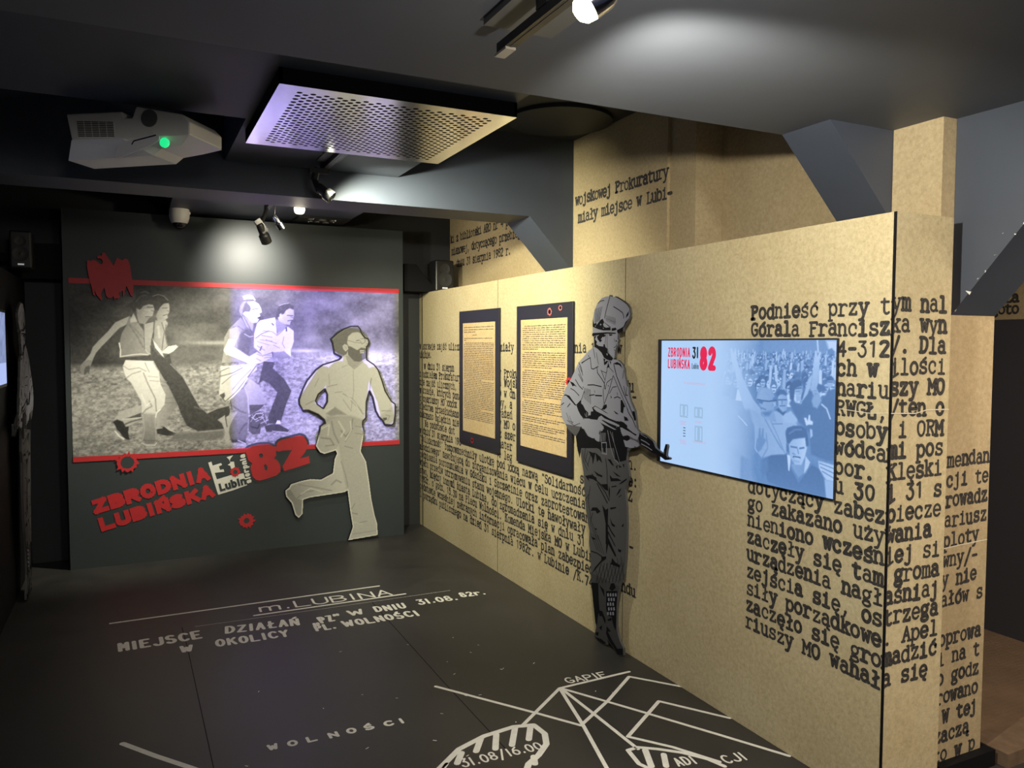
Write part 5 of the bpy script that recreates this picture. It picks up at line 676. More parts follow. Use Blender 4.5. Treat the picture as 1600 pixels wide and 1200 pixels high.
# ------------------------------------------------------------------ soldier cut-outs
M_SGREY = mat('soldier_print_grey', (0.225, 0.23, 0.285), .5)
M_SBLACK = mat('soldier_print_black', (0.006, 0.006, 0.008), .8, spec=0.1)
M_SEDGE = mat('cutout_edge_grey', (0.06, 0.06, 0.06), .6)
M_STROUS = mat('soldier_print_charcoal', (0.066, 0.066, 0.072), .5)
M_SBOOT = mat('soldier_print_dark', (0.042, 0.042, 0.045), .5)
SO, SL = [(-3431,1856),(-3415,1853),(-3414,1845),(-3371,1845),(-3313,1823),(-3267,1802),(-3244,1782),(-3238,1753),(-3252,1728),(-3282,1700),(-3299,1685),(-3301,1665),(-3350,1660),(-3344,1647),(-3347,1630),(-3338,1621),(-3346,1608),(-3349,1595),(-3364,1581),(-3372,1562),(-3372,1532),(-3389,1525),(-3342,1520),(-3307,1501),(-3290,1482),(-3282,1442),(-3263,1393),(-3246,1388),(-3245,1352),(-3231,1321),(-3192,1272),(-3173,1186),(-3147,1171),(-3132,1170),(-3096,1162),(-3040,1140),(-3029,1127),(-3018,1110),(-2971,1093),(-2957,1091),(-2953,1107),(-2940,1138),(-2929,1136),(-2927,1128),(-2933,1107),(-2936,1086),(-2926,1076),(-2919,1080),(-2906,1076),(-2914,1068),(-2942,1063),(-2976,1074),(-3049,1086),(-3136,1111),(-3151,1104),(-3167,1095),(-3225,1085),(-3252,1061),(-3259,1041),(-3256,1020),(-3257,1010),(-3241,974),(-3232,941),(-3251,912),(-3272,869),(-3255,786),(-3250,704),(-3252,617),(-3255,567),(-3263,505),(-3272,437),(-3288,410),(-3311,360),(-3326,311),(-3335,253),(-3335,152),(-3324,110),(-3304,78),(-3270,51),(-3269,16),(-3322,-4),(-3353,19),(-3403,41),(-3424,45),(-3427,17),(-3455,6),(-3529,9),(-3549,20),(-3530,76),(-3541,119),(-3559,196),(-3582,301),(-3589,364),(-3590,440),(-3610,523),(-3605,583),(-3623,626),(-3644,693),(-3662,808),(-3674,901),(-3698,969),(-3710,1010),(-3747,1029),(-3749,1089),(-3771,1088),(-3847,1120),(-3912,1174),(-3933,1228),(-3932,1270),(-3904,1308),(-3877,1351),(-3832,1390),(-3797,1427),(-3737,1496),(-3703,1519),(-3661,1541),(-3694,1523),(-3628,1566),(-3582,1584),(-3572,1597),(-3582,1642),(-3596,1651),(-3587,1666),(-3589,1697),(-3588,1738),(-3572,1782),(-3547,1814),(-3504,1843),(-3467,1849),(-3430,1849)], [('s',0,2.7,[(-3421,1853),(-3433,1826),(-3448,1797),(-3460,1771),(-3471,1738)]),('s',0,2.4,[(-3388,1794),(-3341,1776),(-3306,1760),(-3297,1746),(-3295,1733)]),('p',0,0,[(-3250,1768),(-3254,1747),(-3277,1732),(-3272,1748)]),('p',0,0,[(-3252,1728),(-3282,1700),(-3299,1685),(-3301,1665),(-3350,1660),(-3356,1673),(-3322,1682),(-3296,1691),(-3279,1713)]),('s',0,2.1,[(-3371,1845),(-3313,1823),(-3267,1801),(-3245,1781),(-3239,1753)]),('s',0,2.1,[(-3538,1817),(-3516,1828),(-3479,1830)]),('p',0,0,[(-3588,1738),(-3575,1710),(-3552,1716),(-3551,1703),(-3511,1729),(-3490,1735),(-3477,1718),(-3483,1695),(-3458,1687),(-3416,1690),(-3413,1673),(-3483,1673),(-3539,1682),(-3589,1695)]),('p',0,0,[(-3477,1718),(-3413,1690),(-3416,1689),(-3458,1699)]),('p',1,0,[(-3486,1708),(-3471,1713),(-3428,1692),(-3477,1695)]),('p',0,0,[(-3404,1683),(-3368,1686),(-3356,1676),(-3380,1671),(-3404,1670)]),('p',1,0,[(-3517,1705),(-3508,1710),(-3500,1705),(-3509,1700)]),('p',1,0,[(-3566,1699),(-3560,1701),(-3555,1698),(-3561,1694)]),('p',1,0,[(-3486,1686),(-3479,1688),(-3477,1684),(-3483,1683)]),('s',0,1,[(-3566,1788),(-3565,1717)]),('s',0,1,[(-3556,1790),(-3559,1718)]),('s',0,1,[(-3546,1791),(-3552,1719)]),('s',0,1,[(-3536,1793),(-3546,1720)]),('s',0,1,[(-3526,1795),(-3540,1721)]),('s',0,1,[(-3516,1796),(-3533,1723)]),('s',0,1,[(-3506,1798),(-3527,1724)]),('s',0,1,[(-3496,1799),(-3521,1725)]),('s',0,0.9,[(-3453,1750),(-3447,1730)]),('s',0,0.9,[(-3440,1748),(-3433,1727)]),('s',0,0.9,[(-3426,1746),(-3420,1723)]),('s',0,0.9,[(-3413,1743),(-3407,1719)]),('s',0,0.9,[(-3400,1741),(-3394,1716)]),('s',0,0.9,[(-3387,1739),(-3380,1712)]),('s',0,0.9,[(-3374,1736),(-3367,1709)]),('s',0,0.9,[(-3459,1737),(-3454,1721)]),('s',0,0.9,[(-3446,1734),(-3440,1717)]),('s',0,0.9,[(-3432,1731),(-3427,1714)]),('s',0,0.9,[(-3419,1727),(-3414,1711)]),('s',0,0.9,[(-3406,1724),(-3401,1707)]),('s',0,0.9,[(-3392,1721),(-3387,1704)]),('s',0,0.9,[(-3379,1717),(-3374,1701)]),('p',0,0,[(-3596,1651),(-3587,1661),(-3452,1664),(-3362,1660),(-3368,1655),(-3439,1657),(-3564,1647),(-3583,1642)]),('p',0,0,[(-3574,1642),(-3551,1648),(-3564,1628),(-3544,1614),(-3551,1601),(-3525,1592),(-3481,1589),(-3481,1601),(-3466,1601),(-3463,1588),(-3444,1578),(-3438,1558),(-3413,1541),(-3389,1527),(-3401,1517),(-3437,1518),(-3474,1531),(-3499,1557),(-3537,1577),(-3570,1587)]),('p',0,0,[(-3545,1642),(-3520,1651),(-3476,1654),(-3458,1648),(-3476,1638),(-3488,1641),(-3507,1628),(-3494,1621),(-3513,1611),(-3538,1628)]),('s',0,1.5,[(-3458,1654),(-3460,1628),(-3466,1604)]),('s',0,1.5,[(-3445,1656),(-3444,1581),(-3426,1551),(-3389,1529)]),('p',1,0,[(-3450,1554),(-3441,1553),(-3438,1544),(-3447,1544)]),('p',1,0,[(-3446,1521),(-3431,1521),(-3430,1515),(-3443,1515)]),('p',0,0,[(-3430,1652),(-3403,1653),(-3394,1648),(-3415,1644),(-3427,1647)]),('s',0,1.5,[(-3433,1656),(-3368,1656)]),('p',0,0,[(-3364,1622),(-3352,1620),(-3355,1614),(-3367,1617)]),('s',0,1.8,[(-3381,1583),(-3364,1590),(-3355,1594),(-3360,1604)]),('p',0,0,[(-3381,1575),(-3369,1572),(-3375,1567)]),('s',0,1.2,[(-3379,1630),(-3376,1621),(-3370,1614)]),('s',0,1.2,[(-3344,1653),(-3347,1630),(-3337,1620),(-3348,1608)]),('s',0,1.2,[(-3371,1562),(-3372,1532)]),('s',0,2.1,[(-3701,1499),(-3660,1513),(-3611,1530),(-3604,1494)]),('p',0,0,[(-3634,1542),(-3621,1538),(-3627,1533)]),('s',0,1.8,[(-3582,1580),(-3562,1529)]),('s',0,1.8,[(-3550,1557),(-3537,1516),(-3527,1496)]),('s',0,2.4,[(-3698,1497),(-3660,1513),(-3611,1529),(-3598,1471),(-3577,1468),(-3530,1484)]),('s',0,2.7,[(-3542,1477),(-3537,1450),(-3497,1421),(-3470,1399),(-3466,1381)]),('s',0,1.8,[(-3502,1466),(-3466,1416)]),('s',0,1.5,[(-3498,1461),(-3455,1452),(-3444,1461)]),('s',0,1.5,[(-3430,1516),(-3466,1402),(-3473,1368)]),('p',0,0,[(-3480,1529),(-3460,1523),(-3468,1506),(-3452,1515),(-3430,1518),(-3452,1498),(-3471,1492)]),('p',0,0,[(-3448,1478),(-3429,1503),(-3421,1483)]),('p',0,0,[(-3422,1516),(-3407,1512),(-3410,1495)]),('s',0,1.5,[(-3425,1482),(-3384,1459)]),('p',0,0,[(-3388,1502),(-3348,1511),(-3319,1502),(-3302,1480),(-3333,1497),(-3362,1498)]),('s',0,2.7,[(-3381,1498),(-3354,1439),(-3302,1369),(-3230,1285),(-3202,1247)]),('s',0,1.8,[(-3289,1470),(-3299,1429)]),('s',0,1.8,[(-3383,1440),(-3346,1391),(-3301,1336),(-3251,1275)]),('s',0,2.1,[(-3387,1438),(-3427,1353),(-3479,1270)]),('s',0,1.8,[(-3402,1423),(-3443,1403),(-3458,1377)]),('s',0,1.8,[(-3419,1346),(-3390,1380),(-3353,1386)]),('p',0,0,[(-3466,1377),(-3454,1373),(-3462,1362)]),('p',0,0,[(-3435,1388),(-3426,1387),(-3432,1380)]),('s',0,2.7,[(-3634,1380),(-3576,1384),(-3497,1378)]),('s',0,2.7,[(-3616,1325),(-3567,1331)]),('s',0,3.6,[(-3555,1328),(-3492,1330)]),('s',0,1.5,[(-3564,1354),(-3561,1342)]),('s',0,1.8,[(-3481,1367),(-3472,1292)]),('p',0,0,[(-3408,1338),(-3396,1326),(-3404,1322)]),('s',0,2.4,[(-3374,1326),(-3345,1334),(-3317,1328)]),('s',0,1.5,[(-3349,1354),(-3341,1342)]),('s',0,2.4,[(-3732,1501),(-3702,1470),(-3689,1431)]),('s',0,2.1,[(-3736,1469),(-3706,1426),(-3684,1401)]),('s',0,2.1,[(-3723,1479),(-3693,1444)]),('s',0,2.1,[(-3732,1436),(-3688,1394)]),('p',0,0,[(-3828,1392),(-3788,1385),(-3752,1364),(-3779,1370),(-3796,1364),(-3810,1377)]),('s',0,2.7,[(-3766,1404),(-3726,1372),(-3688,1354)]),('s',0,2.4,[(-3818,1352),(-3778,1343),(-3726,1317)]),('p',0,0,[(-3688,1370),(-3677,1366),(-3682,1359)]),('s',0,1.8,[(-3671,1344),(-3691,1308),(-3708,1289)]),('p',0,0,[(-3904,1306),(-3877,1315),(-3831,1310),(-3809,1294),(-3764,1267),(-3755,1264),(-3708,1293),(-3699,1283),(-3742,1262),(-3768,1259),(-3822,1286),(-3868,1308)]),('s',0,2.7,[(-3922,1252),(-3895,1265)]),('s',0,2.7,[(-3853,1245),(-3822,1266)]),('s',0,0.9,[(-3866,1210),(-3830,1167),(-3785,1162)]),('s',0,0.9,[(-3830,1195),(-3794,1152)]),('s',0,0.9,[(-3857,1169),(-3776,1145),(-3715,1164)]),('s',0,1.5,[(-3742,1260),(-3716,1222),(-3673,1190)]),('p',0,0,[(-3751,1259),(-3704,1280),(-3690,1250),(-3681,1211),(-3673,1195),(-3707,1209),(-3733,1234)]),('s',0,1.5,[(-3667,1362),(-3670,1305)]),('s',0,1.5,[(-3655,1361),(-3657,1299)]),('s',0,1.5,[(-3643,1360),(-3643,1294)]),('s',0,1.5,[(-3632,1359),(-3630,1289)]),('s',0,1.5,[(-3620,1357),(-3616,1284)]),('s',0,1.5,[(-3608,1356),(-3603,1279)]),('s',0,2.1,[(-3288,1390),(-3270,1346),(-3252,1347)]),('s',0,1.8,[(-3263,1387),(-3267,1348)]),('p',0,0,[(-3315,1319),(-3301,1320),(-3272,1286),(-3286,1285),(-3293,1252),(-3314,1258)]),('p',0,0,[(-3285,1240),(-3257,1235),(-3243,1220),(-3278,1217)]),('s',0,2.4,[(-3258,1283),(-3243,1260),(-3208,1231),(-3180,1194)]),('p',0,0,[(-3212,1270),(-3192,1272),(-3177,1230),(-3194,1224)]),('p',0,0,[(-3464,1284),(-3445,1288),(-3441,1273),(-3464,1259),(-3495,1257)]),('p',0,0,[(-3380,1261),(-3343,1250),(-3332,1244),(-3358,1246)]),('p',0,0,[(-3702,1148),(-3672,1133),(-3638,1106),(-3556,1093),(-3524,1088),(-3492,1083),(-3462,1141),(-3474,1165),(-3416,1162),(-3298,1158),(-3284,1135),(-3255,1122),(-3199,1088),(-3696,1028),(-3757,1084),(-3740,1095)]),('p',0,0,[(-3757,1085),(-3711,1131),(-3678,1127),(-3645,1097),(-3556,1093),(-3524,1083),(-3500,1086),(-3487,1028),(-3512,1045),(-3574,1051),(-3670,1056),(-3696,1036),(-3715,971),(-3736,1010)]),('p',0,0,[(-3501,1135),(-3477,1154),(-3441,1158),(-3325,1160),(-3291,1141),(-3280,1105),(-3252,1083),(-3252,1061),(-3262,1019),(-3323,1001),(-3357,1012),(-3381,1093),(-3428,1088),(-3440,1093),(-3488,1087)]),('s',1,2.1,[(-3432,1152),(-3404,1071),(-3368,1011),(-3328,992)]),('s',1,1.5,[(-3408,1151),(-3370,1094),(-3314,996)]),('s',0,1.8,[(-3423,1143),(-3398,1078),(-3345,995)]),('s',0,1.8,[(-3405,1145),(-3375,1074),(-3323,995)]),('s',1,0.9,[(-3388,1147),(-3370,1094),(-3346,1052)]),('s',0,1.5,[(-3380,1013),(-3351,1013)]),('s',1,2.7,[(-3489,1082),(-3443,1088),(-3439,1026),(-3482,1027),(-3489,1082)]),('p',0,0,[(-3476,1077),(-3453,1080),(-3450,1034),(-3472,1037)]),('s',1,0.8,[(-3492,1133),(-3494,1090)]),('s',1,0.8,[(-3482,1134),(-3484,1091)]),('s',1,0.8,[(-3472,1135),(-3475,1092)]),('s',1,0.8,[(-3463,1136),(-3465,1093)]),('s',1,0.8,[(-3453,1137),(-3455,1094)]),('p',0,0,[(-3704,1276),(-3657,1257),(-3599,1244),(-3591,1258),(-3558,1273),(-3464,1251),(-3343,1215),(-3285,1208),(-3200,1172),(-3149,1169),(-3193,1145),(-3249,1159),(-3298,1166),(-3320,1156),(-3386,1159),(-3462,1162),(-3525,1199),(-3598,1197),(-3623,1199),(-3673,1195),(-3699,1223)]),('p',1,0,[(-3693,1279),(-3678,1289),(-3657,1270),(-3582,1256),(-3574,1242),(-3599,1238),(-3602,1218),(-3623,1216),(-3623,1229),(-3657,1244)]),('s',1,1.5,[(-3661,1222),(-3648,1205)]),('s',1,1.5,[(-3644,1230),(-3639,1204)]),('s',1,1.5,[(-3627,1233),(-3623,1212)]),('p',1,0,[(-3574,1259),(-3558,1269),(-3526,1263),(-3448,1243),(-3373,1233),(-3343,1223),(-3314,1209),(-3357,1209),(-3417,1217),(-3479,1232),(-3542,1244)]),('p',0,0,[(-3558,1260),(-3479,1247),(-3487,1240),(-3542,1251)]),('p',0,0,[(-3417,1229),(-3343,1217),(-3350,1210),(-3402,1218)]),('p',1,0,[(-3518,1216),(-3494,1225),(-3463,1213),(-3372,1200),(-3320,1190),(-3328,1181),(-3417,1192),(-3478,1203),(-3494,1202),(-3417,1179),(-3349,1165),(-3371,1163),(-3494,1185),(-3533,1198)]),('p',0,0,[(-3486,1215),(-3402,1197),(-3342,1180),(-3349,1169),(-3417,1183),(-3478,1203)]),('p',1,0,[(-3317,1180),(-3299,1180),(-3270,1173),(-3228,1165),(-3159,1145),(-3165,1132),(-3200,1136),(-3248,1147),(-3291,1138),(-3305,1153)]),('p',0,0,[(-3306,1173),(-3291,1165),(-3298,1158),(-3309,1163)]),('p',1,0,[(-3253,1203),(-3228,1203),(-3153,1173),(-3159,1156),(-3200,1164),(-3253,1183)]),('s',1,1.2,[(-3361,1187),(-3342,1184),(-3349,1177)]),('p',0,0,[(-3286,1142),(-3253,1148),(-3231,1141),(-3231,1123),(-3253,1120),(-3275,1127)]),('p',0,0,[(-3147,1169),(-3096,1162),(-3040,1140),(-3029,1127),(-3018,1110),(-2971,1093),(-2957,1091),(-2953,1107),(-2940,1138),(-2929,1136),(-2927,1128),(-2933,1107),(-2936,1086),(-2926,1076),(-2919,1080),(-2906,1076),(-2914,1068),(-2942,1063),(-2976,1074),(-3049,1086),(-3146,1114),(-3157,1143)]),('s',1,2.7,[(-3133,1137),(-3095,1130),(-3065,1120)]),('s',1,2.4,[(-3131,1117),(-3084,1108),(-3044,1097)]),('s',1,1,[(-3137,1164),(-3085,1151)]),('s',1,1.5,[(-2948,1105),(-2950,1090)]),('p',1,0,[(-3694,1139),(-3672,1179),(-3640,1191),(-3595,1193),(-3551,1192),(-3520,1183),(-3477,1154),(-3483,1144),(-3507,1145),(-3519,1130),(-3507,1118),(-3512,1084),(-3537,1085),(-3556,1093),(-3556,1100),(-3581,1095),(-3625,1102),(-3665,1136)]),('s',0,1.8,[(-3550,1160),(-3513,1155),(-3483,1144)]),('s',0,1.8,[(-3575,1141),(-3556,1130),(-3519,1130)]),('s',0,1.5,[(-3562,1116),(-3543,1114),(-3556,1096)]),('s',0,1.5,[(-3532,1179),(-3525,1143)]),('s',0,1.5,[(-3507,1135),(-3543,1084)]),('p',1,0,[(-3286,1120),(-3253,1117),(-3226,1129),(-3188,1127),(-3157,1119),(-3146,1108),(-3167,1096),(-3188,1100),(-3193,1090),(-3225,1085),(-3241,1086),(-3268,1087)]),('s',0,2.4,[(-3247,1108),(-3236,1086)]),('s',0,2.4,[(-3220,1121),(-3204,1092)]),('s',0,2.4,[(-3188,1121),(-3182,1100)]),('s',0,2.1,[(-3652,1041),(-3664,978),(-3619,937)]),('s',0,1.8,[(-3629,1020),(-3655,960)]),('s',0,1.8,[(-3683,1018),(-3673,958),(-3627,913)]),('s',0,1.8,[(-3594,1015),(-3628,945)]),('p',0,0,[(-3620,1021),(-3576,1017),(-3550,1021),(-3575,953),(-3585,989)]),('p',0,0,[(-3550,1021),(-3499,1004),(-3482,975),(-3516,988),(-3533,972),(-3541,994)]),('s',0,2.4,[(-3449,1002),(-3436,945),(-3431,874)]),('p',0,0,[(-3433,1002),(-3401,1004),(-3368,973),(-3392,978)]),('p',0,0,[(-3352,975),(-3337,986),(-3340,959)]),('p',0,0,[(-3291,993),(-3276,999),(-3279,977)]),('p',0,0,[(-3329,987),(-3298,979),(-3321,973)]),('p',0,0,[(-3654,880),(-3592,895),(-3540,889),(-3531,867),(-3574,874),(-3618,872),(-3609,855),(-3636,869)]),('p',0,0,[(-3566,922),(-3515,911),(-3481,909),(-3481,898),(-3532,901)]),('p',0,0,[(-3531,872),(-3489,860),(-3427,872),(-3422,835),(-3455,838)]),('s',0,3.3,[(-3583,900),(-3514,861),(-3447,822),(-3413,787)]),('s',0,3.9,[(-3531,858),(-3463,801),(-3429,771)]),('p',0,0,[(-3411,922),(-3383,909),(-3336,916),(-3297,909),(-3399,890)]),('p',0,0,[(-3384,946),(-3336,936),(-3305,927),(-3344,928)]),('p',0,0,[(-3327,886),(-3289,910),(-3252,929),(-3255,920),(-3297,896)]),('s',0,2.7,[(-3390,863),(-3347,874)]),('p',0,0,[(-3415,863),(-3406,847),(-3409,788),(-3418,827)]),('p',0,0,[(-3350,821),(-3319,861),(-3300,871),(-3319,844)]),('s',0,1.8,[(-3323,821),(-3300,836)]),('p',0,0,[(-3593,698),(-3576,720),(-3529,729),(-3495,713),(-3528,695),(-3546,708)]),('p',0,0,[(-3405,751),(-3345,766),(-3349,759),(-3396,743)]),('p',0,0,[(-3479,752),(-3445,732),(-3421,745),(-3423,655),(-3418,556),(-3442,551),(-3444,659),(-3461,706)]),('p',0,0,[(-3404,699),(-3379,673),(-3355,669),(-3359,659),(-3387,662)]),('p',0,0,[(-3297,677),(-3274,697),(-3281,676)]),('s',0,4.8,[(-3419,655),(-3387,627),(-3358,610)]),('s',0,4.2,[(-3419,619),(-3378,584),(-3362,569)]),('s',0,1.8,[(-3600,833),(-3621,745),(-3588,657)]),('s',0,1.5,[(-3656,738),(-3617,783)]),('s',0,1.5,[(-3572,693),(-3597,632),(-3526,554)]),('s',0,1.5,[(-3606,663),(-3492,544)]),('p',0,0,[(-3553,613),(-3527,614),(-3540,602)]),('p',0,0,[(-3587,559),(-3535,557),(-3569,544)]),('p',0,0,[(-3438,620),(-3418,624),(-3417,590),(-3341,513),(-3351,505),(-3417,557),(-3436,495)]),('s',0,3,[(-3413,614),(-3352,561)]),('p',0,0,[(-3327,553),(-3293,553),(-3307,538),(-3322,540)]),('p',0,0,[(-3380,492),(-3350,477),(-3306,472),(-3311,460),(-3390,456)]),('s',0,2.7,[(-3585,479),(-3525,482),(-3472,475)]),('p',0,0,[(-3483,472),(-3436,487),(-3436,473),(-3482,444),(-3535,395),(-3578,355),(-3546,398),(-3482,455)]),('s',0,1.5,[(-3592,574),(-3525,497)]),('s',0,1.5,[(-3568,576),(-3502,495)]),('s',0,1.5,[(-3544,578),(-3479,494)]),('s',0,1.5,[(-3520,580),(-3456,493)]),('s',0,1.5,[(-3540,394),(-3507,322)]),('s',0,1.5,[(-3504,413),(-3471,334)]),('s',0,1.5,[(-3468,431),(-3436,346)]),('s',0,1.5,[(-3433,449),(-3401,358)]),('s',0,1.5,[(-3399,467),(-3367,370)]),('s',0,1.5,[(-3365,485),(-3334,381)]),('s',0,1.5,[(-3332,502),(-3301,393)]),('s',0,1.5,[(-3299,519),(-3268,404)]),('s',0,1.5,[(-3482,438),(-3534,320)]),('s',0,1.5,[(-3451,446),(-3502,329)]),('s',0,1.5,[(-3420,454),(-3470,338)]),('s',0,1.5,[(-3390,462),(-3439,346)]),('s',0,1.5,[(-3360,469),(-3408,355)]),('s',0,1.5,[(-3330,477),(-3378,363)]),('s',0,1.5,[(-3301,484),(-3348,372)]),('s',0,1.5,[(-3272,492),(-3319,380)]),('p',0,0,[(-3388,355),(-3358,366),(-3343,345),(-3377,319),(-3403,323)]),('p',0,0,[(-3582,306),(-3512,323),(-3506,235),(-3494,169),(-3510,152),(-3522,90),(-3536,97),(-3559,196)]),('p',0,0,[(-3501,317),(-3454,302),(-3448,264),(-3475,290)]),('p',0,0,[(-3433,302),(-3328,333),(-3335,253),(-3337,140),(-3344,121),(-3365,148),(-3380,182),(-3416,176),(-3432,211)]),('p',1,0,[(-3423,291),(-3410,299),(-3405,283),(-3419,277)]),('p',1,0,[(-3414,269),(-3401,277),(-3397,261),(-3411,254)]),('p',1,0,[(-3422,241),(-3409,249),(-3404,234),(-3419,227)]),('p',1,0,[(-3413,219),(-3400,227),(-3396,211),(-3410,204)]),('p',1,0,[(-3421,191),(-3408,199),(-3404,184),(-3418,177)]),('p',1,0,[(-3398,298),(-3385,306),(-3381,290),(-3395,284)]),('p',1,0,[(-3390,276),(-3377,284),(-3373,268),(-3387,262)]),('p',1,0,[(-3398,249),(-3385,257),(-3380,241),(-3394,234)]),('p',1,0,[(-3389,226),(-3376,234),(-3372,219),(-3386,212)]),('p',1,0,[(-3397,199),(-3384,207),(-3379,191),(-3393,185)]),('p',1,0,[(-3374,305),(-3361,313),(-3357,297),(-3371,291)]),('p',1,0,[(-3366,283),(-3353,291),(-3349,275),(-3363,269)]),('p',1,0,[(-3373,256),(-3361,264),(-3356,248),(-3370,242)]),('p',1,0,[(-3365,234),(-3352,242),(-3348,226),(-3362,220)]),('p',1,0,[(-3373,207),(-3360,215),(-3355,199),(-3369,192)]),('p',1,0,[(-3350,312),(-3338,320),(-3333,304),(-3347,298)]),('p',0,0,[(-3499,179),(-3468,183),(-3436,147),(-3441,123),(-3467,154),(-3499,150)]),('p',0,0,[(-3498,86),(-3467,108),(-3477,82),(-3456,83),(-3487,78)]),('p',0,0,[(-3535,45),(-3503,59),(-3508,36),(-3529,35)]),('p',0,0,[(-3540,20),(-3476,30),(-3429,23),(-3455,9),(-3518,12)]),('p',0,0,[(-3425,116),(-3384,102),(-3414,91),(-3373,60),(-3323,32),(-3274,50),(-3274,17),(-3322,2),(-3353,25),(-3403,46),(-3430,75)]),('p',0,0,[(-3421,152),(-3385,175),(-3375,164),(-3405,151)])]
def clip(pts, zt, zb):
    for lim, sg in ((zt, 1), (zb, -1)):
        out = []
        for (x0, y0), (x1, y1) in zip(pts, pts[1:] + pts[:1]):
            a, b = sg * (lim - y0), sg * (lim - y1)
            if a >= 0: out.append((x0, y0))
            if (a < 0) != (b < 0): t = a / (a - b); out.append((x0 + (x1 - x0) * t, y0 + (y1 - y0) * t))
        pts = out
    return pts
def soldier(fr, loc, label):
    t = thing('soldier_cutout', loc, label, 'cutout figure', 'soldier cutouts')
    MB().plate(fr, mm(SO), -.012, 0).build('backing_plate', M_SEDGE, t)
    o = mm(SO); cx = sum(p[0] for p in o) / len(o)
    mb = MB().fill(fr, o, .0006); n0 = .0009
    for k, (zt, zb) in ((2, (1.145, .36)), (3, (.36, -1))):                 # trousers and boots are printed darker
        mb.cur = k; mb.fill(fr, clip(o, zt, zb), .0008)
    for ly in SL:
        n0 += .000004; mb.cur = 1 - ly[1]
        if ly[0] == 'p': mb.fill(fr, mm(ly[3]), n0 + .0006 * ly[1])
        else: mb.stroke(fr, mm(ly[3]), max(ly[2], 1.4) / 1000 * 1.9, n0 + .0006 * ly[1])
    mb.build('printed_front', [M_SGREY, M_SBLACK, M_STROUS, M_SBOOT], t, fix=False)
    return t
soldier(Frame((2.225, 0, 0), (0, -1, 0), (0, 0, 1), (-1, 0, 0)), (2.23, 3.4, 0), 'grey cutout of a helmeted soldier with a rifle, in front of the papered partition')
d_ = 5.72 - 3.40
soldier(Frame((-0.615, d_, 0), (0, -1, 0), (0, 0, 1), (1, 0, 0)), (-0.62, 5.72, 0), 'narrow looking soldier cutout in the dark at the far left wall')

# ------------------------------------------------------------------ two framed document panels
M_FRAMEB = mat('panel_board_black', (0.012, 0.0125, 0.019), .45)
M_DOC = paper_mat('old_document_paper', (0.60, 0.475, 0.29), (0.55, 0.39, 0.20))
M_DOCINK = mat('document_ink', (0.10, 0.08, 0.065), .7)
M_PINK = mat('pale_red_print', (0.42, 0.13, 0.13), .5)
FD = Frame((2.266, 0, 0), (0, -1, 0), (0, 0, 1), (-1, 0, 0))
def doc_panel(y0, y1, z0, z1, sy0, sy1, sz0, sz1, lines, label, marks, seed):
    t = thing('document_panel', (2.273, (y0 + y1) / 2, z0), label, 'document panel', 'typed document panels')
    MB().box(2.266, 2.2794, y0, y1, z0, z1).build('board', M_FRAMEB, t, bevel=.002)
    sh = MB().plate(FD, [(-sy1, sz0), (-sy0, sz0), (-sy0, sz1), (-sy1, sz1)], .0004, .0016).build('document_sheet', M_DOC, t)
    rr = random.Random(seed); mb = MB(); wdt = sy1 - sy0
    for z_, u0, u1 in lines:
        u = -sy1 + u0 * wdt; end = -sy1 + u1 * wdt; ph = rr.uniform(0, 1)
        while u < end - .004:
            n = rr.randint(2, 10)
            for k in range(n):
                if u > end - .006: break
                hgt = rr.choice((.0042, .0048, .0066)); lo = -.0016 if rr.random() < .15 else 0
                mb.poly([FD(u, z_ + lo, .0019), FD(u + .0062, z_ + lo, .0019), FD(u + .0062, z_ + hgt, .0019), FD(u, z_ + hgt, .0019)]); u += .0068
            u += .0066
    mb.build('typed_lines', M_DOCINK, sh, fix=False)
    for c, r0, r1, sd, m in marks:
        mb, hole = splat(MB(), FD, c, r0, r1, .002, sd, 1.25); p = mb.build('bullet_mark', m, t); MB().fill(FD, hole, .0017).build('bullet_hole', M_BLACK, p)
S_ = mm([(-4145,1796),(-4013,1814),(-5336,885),(-3910,1383)])
ln = [(1.722, .04, .96), (1.704, .04, .96), (1.687, .04, .42), (1.664, .32, .46), (1.640, .04, .92), (1.626, .04, .12)]
z_ = 1.605
k = 0
while z_ > 1.03:
    ln.append((z_, .08 if k in (0, 22, 39) else .04, .97 if k not in (21, 38) else .6)); z_ -= .0128; k += 1
doc_panel(4.868, 5.593, .842, 1.849, 4.93, 5.515, .942, 1.757, ln, 'black panel with a typed document sheet, nearer the dark banner', [(S_[2], .012, .018, 5, M_RED)], 3)
ln = [(1.735, .38, .40)]; z_ = 1.712; k = 0
gaps = {11: .4, 19: .7, 23: .95, 33: .55, 38: .75, 40: .5, 42: .85, 43: .6, 46: .8, 47: .4}
while z_ > 1.012:
    ln.append((z_, .09 if k in (0, 12, 20, 34) else .04, gaps.get(k, .97))); z_ -= .0132 if k not in (11, 19, 33, 40, 43) else .0215; k += 1
doc_panel(3.872, 4.596, .831, 1.846, 3.93, 4.531, .942, 1.756, ln, 'black panel with a typed document sheet, right beside the soldier cutout', [(S_[0], .014, .021, 7, M_PINK), (S_[1], .010, .016, 8, M_PINK), (S_[3], .012, .026, 9, M_RED)], 6)

